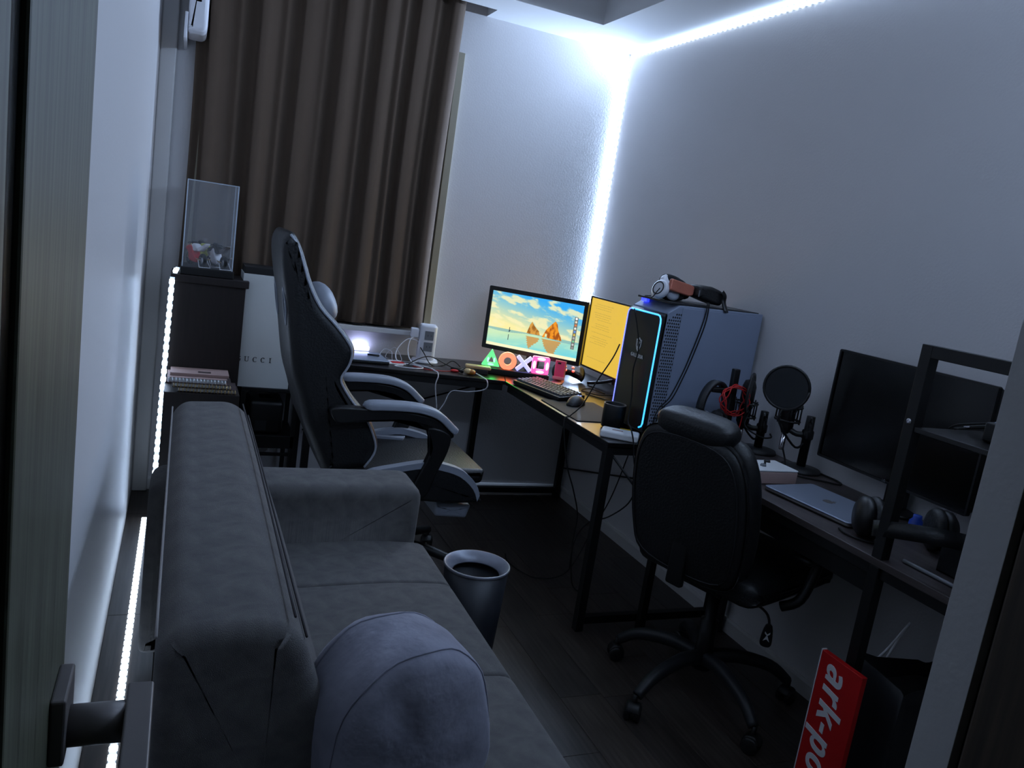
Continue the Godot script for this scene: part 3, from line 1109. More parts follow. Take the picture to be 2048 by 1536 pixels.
	for i in 5:
		var a := TAU * i / 5 + 0.55
		var d := Vector3(cos(a), 0, sin(a))
		var c := Vector3(0.86, 0, -3.0)
		m = MB.new()
		m.tube([c + Vector3(0, 0.12, 0), c + d * 0.15 + Vector3(0, 0.115, 0), c + d * 0.30 + Vector3(0, 0.085, 0)], [0.026, 0.018], 8, 4)
		wpart(t, "foot", m.mesh(true), "black_plastic")
		castor(t, c + d * 0.30, a, "black_plastic")


func castor(t: Node3D, p: Vector3, a: float, material: String) -> void:
	var m := MB.new()
	for s: float in [-0.016, 0.016]:
		m.lathe([Vector2(0, -0.010), Vector2(0.022, -0.010), Vector2(0.027, -0.006), Vector2(0.027, 0.006), Vector2(0.022, 0.010), Vector2(0, 0.010)], 16, Transform3D(Basis(Vector3.RIGHT, PI / 2), Vector3(0, 0.0272, s)))
	m.tube([Vector3(0.0, 0.04, 0), Vector3(0.0, 0.085, 0)], 0.008, 8)
	soft(smooth_poly([Vector2(-0.026, 0.034), Vector2(-0.015, 0.056), Vector2(0.012, 0.060), Vector2(0.028, 0.040), Vector2(0.02, 0.034)], 3), -0.022, 0.022, 0.006, 2, Transform3D(), m)
	var o := wpart(t, "castor", m.mesh(true), material)
	o.transform = t.transform.affine_inverse() * Transform3D(Basis(Vector3.UP, -a + 0.6), p)


func put_office_chair() -> void:
	var c := Vector3(1.69, 0, -1.96)
	var yaw := 0.32
	var t := thing("office_chair", "black leather swivel chair with a padded head roll at the brown-topped desk", "chair", c, 0.0)
	for i in 5:
		var d: Vector3 = [Vector3(-0.18, 0, -0.24), Vector3(-0.31, 0, 0.10), Vector3(-0.017, 0, 0.31), Vector3(0.30, 0, 0.10), Vector3(0.13, 0, -0.29)][i]
		var m := MB.new()
		m.tube([Vector3(0, 0.135, 0), d * 0.35 + Vector3(0, 0.15, 0), d * 0.75 + Vector3(0, 0.128, 0), d * 0.98 + Vector3(0, 0.08, 0)], [0.027, 0.017], 10, 5)
		part(t, "foot", m.mesh(true), "dark_plastic")
		castor(t, c + d, atan2(d.z, d.x), "black_plastic")
	var m := MB.new()
	m.lathe([Vector2(0, 0.10), Vector2(0.035, 0.10), Vector2(0.038, 0.13), Vector2(0.03, 0.17), Vector2(0.03, 0.27), Vector2(0.02, 0.275), Vector2(0.02, 0.42), Vector2(0, 0.42)], 20)
	part(t, "gas_lift", m.mesh(true), "black_metal")
	m = MB.new()
	m.box(Vector3(-0.10, 0.395, -0.08), Vector3(0.12, 0.44, 0.08), 0.006)
	part(t, "mechanism", m.mesh(), "black_metal", Vector3.ZERO, Vector3(0, yaw, 0))
	m = MB.new()
	m.tube([Vector3(0.03, 0.40, 0.07), Vector3(0.05, 0.392, 0.17), Vector3(0.055, 0.37, 0.20), Vector3(0.055, 0.335, 0.205)], 0.004, 8, 4)
	var lev := part(t, "lever", m.mesh(true), "black_metal")
	m = MB.new()
	soft(smooth_poly([Vector2(-0.01, 0.02), Vector2(0.01, 0.02), Vector2(0.018, -0.03), Vector2(0.012, -0.05), Vector2(-0.012, -0.05), Vector2(-0.018, -0.03)], 3), -0.005, 0.005, 0.003, 2, Transform3D(), m)
	part(lev, "paddle", m.mesh(true), "black_plastic", Vector3(0.055, 0.335, 0.205), Vector3(0, -0.7, 0))
	m = MB.new()
	m.slab(PackedVector2Array([Vector2(-0.008, 0.0), Vector2(-0.008, -0.006), Vector2(0.0, -0.014), Vector2(0.008, -0.006), Vector2(0.008, 0.0), Vector2(0, -0.008)]), 0.005, 0.0062)
	m.slab(PackedVector2Array([Vector2(-0.002, -0.014), Vector2(-0.010, -0.032), Vector2(0.0, -0.024), Vector2(0.010, -0.032), Vector2(0.002, -0.014)]), 0.005, 0.0062)
	part(lev, "pictogram", m.mesh(), "paper_white", Vector3(0.055, 0.335, 0.205), Vector3(0, -0.7, 0))
	# seat pad
	m = MB.new()
	soft(smooth_poly([Vector2(-0.21, 0.44), Vector2(0.0, 0.435), Vector2(0.21, 0.44), Vector2(0.245, 0.475), Vector2(0.225, 0.525), Vector2(0.1, 0.535), Vector2(-0.1, 0.53), Vector2(-0.22, 0.525), Vector2(-0.24, 0.48)], 4), -0.235, 0.235, 0.055, 5, Transform3D(), m)
	part(t, "seat", m.mesh(true), "black_leather", Vector3(0.05, 0, 0.0), Vector3(0, yaw, 0))
	# back: padded shell, thicker front pad, head roll
	var bx := Transform3D(Basis(Vector3.UP, yaw), Vector3(-0.19, 0.03, 0.063))
	var outline := smooth_poly([Vector2(-0.165, 0.46), Vector2(0.0, 0.435), Vector2(0.165, 0.46), Vector2(0.205, 0.56), Vector2(0.212, 0.70), Vector2(0.195, 0.83), Vector2(0.14, 0.905), Vector2(0.0, 0.925), Vector2(-0.14, 0.905), Vector2(-0.195, 0.83), Vector2(-0.212, 0.70), Vector2(-0.205, 0.56)], 4)
	var lean := Basis(Vector3.RIGHT, 0.12)
	var side := Basis(Vector3(0, 0, -1), Vector3.UP, Vector3(1, 0, 0)) # outline x -> across, y -> up, z -> forward of the chair
	m = MB.new()
	soft(outline, -0.045, 0.0, 0.03, 5, Transform3D(side), m)
	var tilt := Basis(Vector3.BACK, 0.20)
	var piv := Vector3(0, 0.5, 0)
	var bt := bx * Transform3D(tilt, piv - tilt * piv)
	var o := part(t, "back_shell", m.mesh(true), "black_leather")
	o.transform = bt
	m = MB.new()
	soft(outline, -0.002, 0.065, 0.032, 5, Transform3D(side.scaled(Vector3(1, 1, 1))), m)
	o = part(t, "back_pad", m.mesh(true), "black_leather")
	o.transform = bt
	m = MB.new()
	var ring := []
	for q: Vector2 in outline:
		ring.append(side * Vector3(q.x * 0.90, 0.68 + (q.y - 0.68) * 0.9, -0.0455))
	ring.append(ring[0])
	m.tube(ring, 0.0022, 5)
	o = part(t, "seam", m.mesh(true), "dark_plastic")
	o.transform = bt
	m = MB.new()
	blob(m, Vector3(0.055, 0.042, 0.135), Vector3(0.005, 0.925, 0.0), 20, 14, 0.62)
	o = part(t, "head_roll", m.mesh(true), "black_leather")
	o.transform = bt
	m = MB.new()
	soft(round_poly([Vector2(-0.03, 0.41), Vector2(0.03, 0.41), Vector2(0.025, 0.60), Vector2(-0.025, 0.60)], 0.01), -0.055, -0.036, 0.004, 2, Transform3D(side), m)
	o = part(t, "back_bracket", m.mesh(true), "black_plastic")
	o.transform = bx
	for s: float in [-1.0, 1.0]:
		m = MB.new()
		m.tube([Vector3(-0.06, 0.43, s * 0.22), Vector3(-0.04, 0.47, s * 0.265), Vector3(0.0, 0.57, s * 0.275), Vector3(0.02, 0.60, s * 0.27)], 0.016, 8, 5)
		soft(round_poly([Vector2(-0.10, 0.595), Vector2(0.15, 0.595), Vector2(0.15, 0.62), Vector2(-0.10, 0.62)], 0.012), s * 0.27 - 0.028, s * 0.27 + 0.028, 0.008, 2, Transform3D(), m)
		part(t, "armrest", m.mesh(true), "black_plastic", Vector3(0.05, 0, 0.0), Vector3(0, yaw, 0))


# ---------------------------------------------------------------- pictures on the screens
func screen_material(key: String, img: Image, e: float) -> void:
	var m := mat(key, Color(0.01, 0.01, 0.01), 0.25)
	m.emission_enabled = true
	m.emission = Color.BLACK
	m.emission_texture = ImageTexture.create_from_image(img)
	m.emission_energy_multiplier = e


func paint_beach() -> Image: # a made-up seaside picture: sky, clouds, two rocks and their reflection
	var w := 400
	var h := 225
	var im := Image.create(w, h, false, Image.FORMAT_RGB8)
	var n := FastNoiseLite.new()
	n.seed = 4
	n.frequency = 0.012
	n.fractal_octaves = 4
	var horizon := 0.66
	var rock_a := PackedVector2Array([Vector2(0.43, 0.665), Vector2(0.455, 0.50), Vector2(0.475, 0.44), Vector2(0.50, 0.50), Vector2(0.53, 0.55), Vector2(0.56, 0.59), Vector2(0.575, 0.665)])
	var rock_b := PackedVector2Array([Vector2(0.60, 0.68), Vector2(0.635, 0.54), Vector2(0.68, 0.44), Vector2(0.72, 0.36), Vector2(0.745, 0.40), Vector2(0.765, 0.52), Vector2(0.80, 0.63), Vector2(0.815, 0.69)])
	for y in h:
		for x in w:
			var u := float(x) / w
			var v := float(y) / h
			var c: Color
			var sky_v := v if v < horizon else horizon - (v - horizon) * 1.3
			var warm := clampf(sky_v * 1.55 - u * 0.5 + 0.22, 0.0, 1.0)
			c = Color(0.22, 0.68, 0.98).lerp(Color(1.0, 0.95, 0.66), warm)
			var cloud := n.get_noise_2d(x * 0.8, sky_v * h * 2.0 + x * -0.35)
			c = c.lerp(Color(1.0, 0.96, 0.74), smoothstep(-0.08, 0.36, cloud) * 0.85 * (1.0 if v < horizon else 0.5))
			if v >= horizon:
				c = c.lerp(Color(0.52, 0.92, 0.88), 0.35 + 0.4 * clampf((v - horizon) * 2.5, 0, 1) * (0.4 + 0.6 * u))
				if v < horizon + 0.035 + 0.02 * sin(u * 9.0):
					c = c.lerp(Color(0.40, 0.62, 0.70), 0.5)
			var p := Vector2(u, v)
			var q := Vector2(u + 0.006 * sin(v * 160.0), 2.0 * (horizon + 0.03) - v)
			var tex := n.get_noise_2d(x * 5.0, y * 2.5)
			if Geometry2D.is_point_in_polygon(p, rock_a):
				c = Color(0.86, 0.62, 0.28).lerp(Color(0.62, 0.40, 0.16), smoothstep(-0.2, 0.4, tex))
			elif Geometry2D.is_point_in_polygon(p, rock_b) and not (u > 0.628 and u < 0.652 and v > 0.61):
				c = Color(0.96, 0.60, 0.16).lerp(Color(0.66, 0.34, 0.10), smoothstep(-0.2, 0.4, tex))
			elif v > horizon + 0.05 and (Geometry2D.is_point_in_polygon(q, rock_a) or Geometry2D.is_point_in_polygon(q, rock_b)):
				c = c.lerp(Color(0.85, 0.52, 0.20), 0.7)
			# small walker and its reflection
			if absf(u - 0.238) < 0.004 and absf(v - 0.66) < 0.045 or absf(u - 0.244 + (v - 0.66) * 0.2) < 0.007 and absf(v - 0.68) < 0.015 or absf(u - 0.235) < 0.003 and absf(v - 0.80) < 0.05:
				c = c.lerp(Color(0.12, 0.16, 0.2), 0.75)
			# side dock and bottom bar
			if u > 0.915 and u < 0.955 and v > 0.22 and v < 0.80:
				c = Color(0.45, 0.46, 0.44)
				var k := int((v - 0.22) / 0.058)
				if Vector2((u - 0.935) * 1.78, fmod(v - 0.22, 0.058) - 0.029).length() < 0.02:
					c = [Color.WHITE, Color(0.95, 0.9, 0.8), Color(0.9, 0.5, 0.3), Color(0.95, 0.95, 0.9), Color(0.4, 0.6, 0.9), Color(0.9, 0.75, 0.3), Color(0.7, 0.7, 0.7), Color(0.5, 0.8, 0.6), Color(0.8, 0.8, 0.8), Color(0.6, 0.6, 0.6)][k % 10]
			if v > 0.945:
				c = Color(1.0, 0.98, 0.80)
			im.set_pixel(x, y, c)
	return im


func paint_page() -> Image:
	var im := Image.create(260, 160, false, Image.FORMAT_RGB8)
	im.fill(Color(0.97, 0.80, 0.30))
	var r := RandomNumberGenerator.new()
	r.seed = 11
	for row in 26:
		if r.randf() < 0.45:
			continue
		var x := 14.0 + r.randf() * 30
		while x < 90 + r.randf() * 40:
			var l := int(2 + r.randf() * 9)
			im.fill_rect(Rect2i(int(x), 12 + row * 5, l, 1), Color(0.80, 0.66, 0.28))
			x += l + 2
	return im


func monitor(called: String, label: String, w: float, h: float, low: float, centre: Vector3, yaw: float, bezel: float, screen: String, light: Color, e: float, stand: String) -> Node3D:
	var t := thing(called, label, "monitor", Vector3(centre.x, centre.y, centre.z), yaw)
	var y := low + h * 0.5
	var m := MB.new()
	m.frame(rect2(w, h, 0.006, 3), rect2(w - bezel * 2, h - bezel * 2.1, 0.001, 3), -0.006, 0.010, at(Vector3(0, y, 0)))
	part(t, "bezel", m.mesh(), "black_plastic")
	m = MB.new()
	soft(rect2(w - 0.004, h - 0.004, 0.02, 4, Vector2(0, y)), -0.034, -0.006, 0.014, 3, Transform3D(), m)
	part(t, "back_cover", m.mesh(true), "black_plastic")
	var q := QuadMesh.new()
	q.size = Vector2(w - bezel * 2, h - bezel * 2.1)
	part(t, "screen", q, screen, Vector3(0, y, 0.004))
	if e > 0.0:
		area(t, "screen_light", q.size, light, e, Transform3D(Basis(Vector3.UP, PI), Vector3(0, y, 0.014)))
	m = MB.new()
	if stand == "foot":
		m.box(Vector3(-0.035, 0.012, -0.075), Vector3(0.035, y, -0.045), 0.006)
		m.box(Vector3(-0.035, y - 0.05, -0.06), Vector3(0.035, y + 0.05, -0.03), 0.004)
		part(t, "neck", m.mesh(), "black_plastic")
		m = MB.new()
		soft(ell2(0.095, 0.065, 28, Vector2(0, 0.03)), 0.0, 0.012, 0.005, 2, Transform3D(Basis(Vector3.RIGHT, Vector3(0, 0, -1), Vector3.UP), Vector3.ZERO), m)
		part(t, "foot", m.mesh(true), "black_plastic")
	else: # splayed legs
		m.box(Vector3(-0.02, 0.03, -0.065), Vector3(0.02, y, -0.04), 0.004)
		part(t, "neck", m.mesh(), "black_plastic")
		for s: Vector2 in [Vector2(-0.14, 0.08), Vector2(0.14, 0.08), Vector2(0.0, -0.075)]:
			m = MB.new()
			m.tube([Vector3(0, 0.06, -0.055), Vector3(s.x * 0.5, 0.03, -0.055 + s.y * 0.5), Vector3(s.x, 0.008, -0.055 + s.y)], 0.008, 8, 3)
			part(t, "leg", m.mesh(true), "black_plastic")
	return t


# ---------------------------------------------------------------- what stands on the corner desk
func put_monitors() -> void:
	screen_material("screen_beach", paint_beach(), 1.0)
	screen_material("screen_page", paint_page(), 0.85)
	monitor("monitor", "black-framed monitor showing a sunny beach with two orange rocks", 0.532, 0.320, 0.097, Vector3(1.6445, DESK, -3.615), -0.768, 0.020, "screen_beach", Color(1.0, 0.93, 0.66), SCREEN_A, "foot")
	monitor("monitor", "slim monitor showing a plain yellow page half hidden by the computer", 0.56, 0.365, 0.075, Vector3(1.95, DESK, -3.34), -PI / 2, 0.007, "screen_page", Color(1.0, 0.78, 0.22), SCREEN_B, "legs")


func put_computer() -> void:
	var t := thing("desktop_computer", "tall silver-blue desktop computer with a cyan light line round its front", "computer", Vector3(1.86, DESK, -2.6))
	var m := MB.new()
	soft(round_poly([Vector2(1.652, 0.758), Vector2(2.085, 0.758), Vector2(2.085, 1.263), Vector2(1.70, 1.257), Vector2(1.652, 1.225)], 0.004, 2), -2.725, -2.473, 0.003, 2, Transform3D(), m)
	wpart(t, "case", m.mesh(), "case_blue")
	m = MB.new()
	m.box(Vector3(1.712, 0.772, -2.473), Vector3(2.08, 1.250, -2.4705), 0.001)
	wpart(t, "side_panel", m.mesh(), "case_blue")
	m = MB.new()
	soft(round_poly([Vector2(1.632, 0.768), Vector2(1.653, 0.768), Vector2(1.653, 1.222), Vector2(1.632, 1.212)], 0.003, 2), -2.722, -2.475, 0.006, 2, Transform3D(), m)
	var fp := wpart(t, "front_panel", m.mesh(), "dark_plastic")
	m = MB.new()
	m.box(Vector3(1.66, 1.2585, -2.715), Vector3(2.07, 1.266, -2.483), 0.001)
	wpart(t, "top_grille", m.mesh(), "dark_plastic")
	# light line
	var r := 0.022
	var path := []
	for q: Vector2 in [Vector2(-2.500, 0.780), Vector2(-2.484, 0.788), Vector2(-2.4795, 0.80), Vector2(-2.4795, 1.185), Vector2(-2.482, 1.199), Vector2(-2.491, 1.209), Vector2(-2.505, 1.2115), Vector2(-2.695, 1.2115)]:
		path.append(Vector3(1.6315, q.y, q.x))
	m = MB.new()
	m.tube(path, 0.0032, 8)
	var g := part(fp, "light_line", m.mesh(true), "cyan_glow")
	m = MB.new()
	m.tube([Vector3(1.6315, 1.2115, -2.695), Vector3(1.6315, 1.209, -2.708), Vector3(1.6315, 1.199, -2.7165), Vector3(1.6315, 1.185, -2.7185), Vector3(1.6315, 0.80, -2.7185)], 0.0026, 8)
	part(fp, "light_line", m.mesh(true), "violet_glow")
	# crest and lettering on the front
	var face := Transform3D(Basis(Vector3(0, 0, 1), Vector3.UP, Vector3(-1, 0, 0)), Vector3(1.632, 1.083, -2.602))
	m = MB.new()
	var sh := PackedVector2Array([Vector2(0, 0.027), Vector2(0.010, 0.020), Vector2(0.019, 0.019), Vector2(0.017, -0.006), Vector2(0.010, -0.020), Vector2(0, -0.028), Vector2(-0.010, -0.020), Vector2(-0.017, -0.006), Vector2(-0.019, 0.019), Vector2(-0.010, 0.020)])
	var sh2 := PackedVector2Array()
	for q in sh:
		sh2.append(q * 0.74)
	m.frame(sh, sh2, 0.0, 0.0012, face)
	m.slab(PackedVector2Array([Vector2(-0.010, 0.012), Vector2(-0.005, 0.012), Vector2(0.0, 0.001), Vector2(0.005, 0.012), Vector2(0.010, 0.012), Vector2(0.003, -0.004), Vector2(0.006, -0.012), Vector2(0.0, -0.018), Vector2(-0.006, -0.012), Vector2(-0.003, -0.004)]), 0.0, 0.0012, 0.0, face)
	part(fp, "crest", m.mesh(), "paper_white")
	var tx := part(fp, "lettering", text_mesh("GALLERIA", 0.019, 0.001, "Droid Sans", 700), "paper_white")
	tx.transform = face * Transform3D(Basis(), Vector3(0, -0.044, 0.0006))
	# diamond vents beside the side panel
	m = MB.new()
	for row in 38:
		var y := 0.79 + row * 0.0117
		for k in 6:
			var x := 1.658 + k * 0.0095 + (0.00475 if row % 2 else 0.0)
			if x < 1.712 and y < 1.200 + (x - 1.652) * 0.62:
				m.slab(PackedVector2Array([Vector2(x - 0.0038, y), Vector2(x, y - 0.0046), Vector2(x + 0.0038, y), Vector2(x, y + 0.0046)]), -2.4735, -2.4722)
	wpart(t, "vent_holes", m.mesh(), "ink_black").set_meta("kind", "stuff")
	m = MB.new()
	m.box(Vector3(1.668, 1.245, -2.70), Vector3(1.682, 1.262, -2.66), 0.002)
	glow("blue_led", Color(0.1, 0.15, 1.0), 2.0)
	wpart(t, "power_light", m.mesh(), "blue_led")
	for z: float in [-2.70, -2.50]:
		for x: float in [1.68, 2.05]:
			m = MB.new()
			m.box(Vector3(x - 0.02, DESK, z - 0.015), Vector3(x + 0.02, 0.759, z + 0.015), 0.003)
			wpart(t, "foot", m.mesh(), "rubber")


func band(m: MB, pts: Array, w: float, th: float, side: Vector3, steps := 5) -> void: # flat strap along pts, w across `side`
	var p := MB.spline(pts, steps)
	var rings := []
	for i in p.size():
		var d: Vector3 = (p[mini(i + 1, p.size() - 1)] - p[maxi(i - 1, 0)]).normalized()
		var s := (side - d * side.dot(d)).normalized()
		var n := s.cross(d)
		rings.append([p[i] + s * w * 0.5 + n * th * 0.5, p[i] - s * w * 0.5 + n * th * 0.5, p[i] - s * w * 0.5 - n * th * 0.5, p[i] + s * w * 0.5 - n * th * 0.5])
	m.loft(rings)


func put_headsets_on_computer() -> void:
	var t := thing("headset", "white and rose gold headset lying on top of the computer", "headset", Vector3(1.72, 1.266, -2.58))
	var lying := Basis.from_euler(Vector3(0.1, 0.5, 0.15))
	var m := MB.new()
	m.lathe([Vector2(0, -0.012), Vector2(0.032, -0.012), Vector2(0.036, -0.006), Vector2(0.036, 0.008), Vector2(0.028, 0.014), Vector2(0, 0.016)], 24, Transform3D(Basis.from_euler(Vector3(0.2, 0.2, 1.25)), Vector3(-0.062, 0.038, 0.02)))
	part(t, "ear_cup", m.mesh(true), "white_plastic")
	m = MB.new()
	var rg := []
	for i in 29:
		rg.append(Transform3D(Basis.from_euler(Vector3(0.2, 0.2, 1.25)), Vector3(-0.062, 0.038, 0.02)) * Vector3(0.024 * cos(TAU * i / 28), 0.0155, 0.024 * sin(TAU * i / 28)))
	m.tube(rg, 0.0022, 6)
	part(t, "cup_ring", m.mesh(true), "ink_black")
	m = MB.new()
	m.lathe([Vector2(0, -0.02), Vector2(0.036, -0.02), Vector2(0.042, -0.012), Vector2(0.042, 0.002), Vector2(0.036, 0.008), Vector2(0, 0.010)], 24, Transform3D(Basis.from_euler(Vector3(1.05, 0.5, 0.0)), Vector3(0.005, 0.058, -0.03)))
	part(t, "ear_cup", m.mesh(true), "white_plastic")
	m = MB.new()
	blob(m, Vector3(0.075, 0.036, 0.035), Vector3(0.045, 0.052, -0.05), 18, 10, 0.8, Basis.from_euler(Vector3(0, 0, -0.35)))
	part(t, "ear_pad", m.mesh(true), "black_fabric")
	m = MB.new()
	blob(m, Vector3(0.05, 0.022, 0.04), Vector3(0.0, 0.0225, 0.0), 18, 10, 0.7)
	part(t, "ear_pad", m.mesh(true), "black_fabric")
	m = MB.new()
	soft(round_poly([Vector2(-0.052, -0.022), Vector2(0.042, -0.022), Vector2(0.058, -0.014), Vector2(0.058, 0.018), Vector2(0.044, 0.022), Vector2(-0.052, 0.022)], 0.006, 3), -0.009, 0.009, 0.004, 2, Transform3D(Basis.from_euler(Vector3(-0.15, 0.05, -0.16)), Vector3(0.008, 0.054, 0.045)), m)
	part(t, "band_cover", m.mesh(true), "rose", Vector3.ZERO, Vector3.ZERO, "rose gold headband cover")
	m = MB.new()
	m.lathe([Vector2(0, -0.006), Vector2(0.028, -0.006), Vector2(0.030, 0), Vector2(0.022, 0.006), Vector2(0, 0.006)], 20, Transform3D(Basis.from_euler(Vector3(1.2, 0.1, 0.2)), Vector3(-0.016, 0.0305, 0.034)))
	part(t, "ear_cup", m.mesh(true), "grey_leather")
	m = MB.new()
	m.tube([Vector3(-0.07, 0.045, 0.03), Vector3(-0.085, 0.03, 0.035), Vector3(-0.095, 0.0035, 0.02), Vector3(-0.075, 0.003, -0.06), Vector3(-0.03, 0.003, -0.09)], 0.002, 6, 5)
	part(t, "cable", m.mesh(true), "rubber")
	t = thing("headset", "black padded headset hooked over the edge of the computer top", "headset", Vector3(1.845, 1.267, -2.55))
	m = MB.new()
	soft(round_poly([Vector2(-0.062, 0.018), Vector2(-0.06, 0.062), Vector2(0.0, 0.068), Vector2(0.055, 0.058), Vector2(0.072, 0.035), Vector2(0.062, 0.002), Vector2(0.02, 0.004), Vector2(-0.03, 0.012)], 0.012, 4), -0.03, 0.045, 0.012, 3, Transform3D(Basis.from_euler(Vector3(0, 0.1, -0.06)), Vector3(0, 0.006, 0)), m)
	part(t, "ear_pad", m.mesh(true), "black_leather")
	m = MB.new()
	band(m, [Vector3(0.048, 0.06, 0.048), Vector3(0.060, 0.045, 0.052), Vector3(0.062, 0.02, 0.0525), Vector3(0.056, -0.012, 0.086)], 0.018, 0.004, Vector3.RIGHT)
	part(t, "band", m.mesh(true), "black_plastic")
	m = MB.new()
	m.box(Vector3(-0.054, 0.03, 0.0445), Vector3(-0.05, 0.055, 0.0475), 0.0005)
	part(t, "marking", m.mesh(), "grey_plastic")
	for k: float in [0.0, 0.012]:
		m = MB.new()
		m.tube([Vector3(-0.02 + k, 0.012, 0.05), Vector3(-0.032 + k * 0.6, 0.004, 0.0835), Vector3(-0.038 + k, -0.07, 0.0835), Vector3(-0.068 + k, -0.20, 0.0835), Vector3(-0.092 + k, -0.28, 0.0835), Vector3(-0.125 + k * 1.2, -0.36, 0.0835), Vector3(-0.165 + k, -0.41, 0.0835), Vector3(-0.178 + k, -0.49, 0.086), Vector3(-0.175 + k, -0.516, 0.10)], 0.0023, 6, 5)
		part(t, "cable", m.mesh(true), "rubber")


func put_shape_lights() -> void:
	var t := thing("shape_lamp", "row of four glowing shapes, green triangle, orange ring, violet cross, pink square", "lamp", Vector3(1.545, DESK, -3.552), -0.32)
	part(t, "base", MB.new().rbox(Vector3(0.345, 0.030, 0.06), 0.004, 2, Vector3(0, 0.0155, 0)).mesh(true), "black_plastic")
	glow("glow_green", Color(0.08, 0.85, 0.36), 1.25)
	glow("glow_orange", Color(1.0, 0.42, 0.05), 1.4)
	glow("glow_violet", Color(0.62, 0.62, 1.0), 1.5)
	glow("glow_mint", Color(0.6, 1.0, 0.8), 1.4)
	glow("glow_white", Color(1.0, 0.92, 1.0), 2.0)
	glow("glow_pink", Color(1.0, 0.10, 0.60), 1.4)
	var y := 0.074
	var m := MB.new()
	m.frame(round_poly([Vector2(-0.046, -0.036), Vector2(0.046, -0.036), Vector2(0.0, 0.048)], 0.006, 3), round_poly([Vector2(-0.018, -0.020), Vector2(0.018, -0.020), Vector2(0.0, 0.012)], 0.002, 3), -0.012, 0.012, at(Vector3(-0.122, y, 0)))
	part(t, "triangle", m.mesh(), "glow_green")
	m = MB.new()
	m.frame(ell2(0.044, 0.044, 32), ell2(0.020, 0.020, 32), -0.012, 0.012, at(Vector3(-0.040, y - 0.002, 0)))
	part(t, "ring", m.mesh(), "glow_orange")
	m = MB.new()
	for s: float in [-1.0, 1.0]:
		m.rbox(Vector3(0.098, 0.019, 0.022 - 0.002 * s), 0.004, 2, Vector3(0.042, y - 0.004, 0), Basis(Vector3.BACK, s * PI / 4))
	part(t, "cross", m.mesh(true), "glow_violet")
	m = MB.new()
	m.frame(rect2(0.086, 0.086, 0.008, 3), rect2(0.042, 0.042, 0.002, 3), -0.012, 0.012, at(Vector3(0.125, y - 0.001, 0)))
	part(t, "square", m.mesh(), "glow_pink")
	for p: Array in [[0.125, 0.0325, 0.02, 0.007], [0.125, -0.0325, 0.02, 0.007], [0.1575, 0.0, 0.007, 0.02], [0.0925, 0.0, 0.007, 0.02], [-0.122, -0.027, 0.016, 0.005], [-0.1375, -0.004, 0.005, 0.012], [-0.1065, -0.004, 0.005, 0.012]]:
		m = MB.new()
		m.slab(ell2(p[2], p[3], 16, Vector2(p[0], y - 0.001 + float(p[1]))), 0.012, 0.0128)
		part(t, "hot_spot", m.mesh(), "glow_white" if p[0] > 0 else "glow_mint")
	var spots := [[-0.122, Color(0.1, 1.0, 0.4), 0.012], [-0.04, Color(1.0, 0.35, 0.05), 0.016], [0.042, Color(0.5, 0.48, 1.0), 0.008], [0.125, Color(1.0, 0.1, 0.55), 0.016]]
	for s: Array in spots:
		area(t, "shape_light", Vector2(0.06, 0.06), s[1], s[2], Transform3D(Basis(Vector3.UP, PI) * Basis(Vector3.RIGHT, -0.25), Vector3(s[0], y, 0.022)))


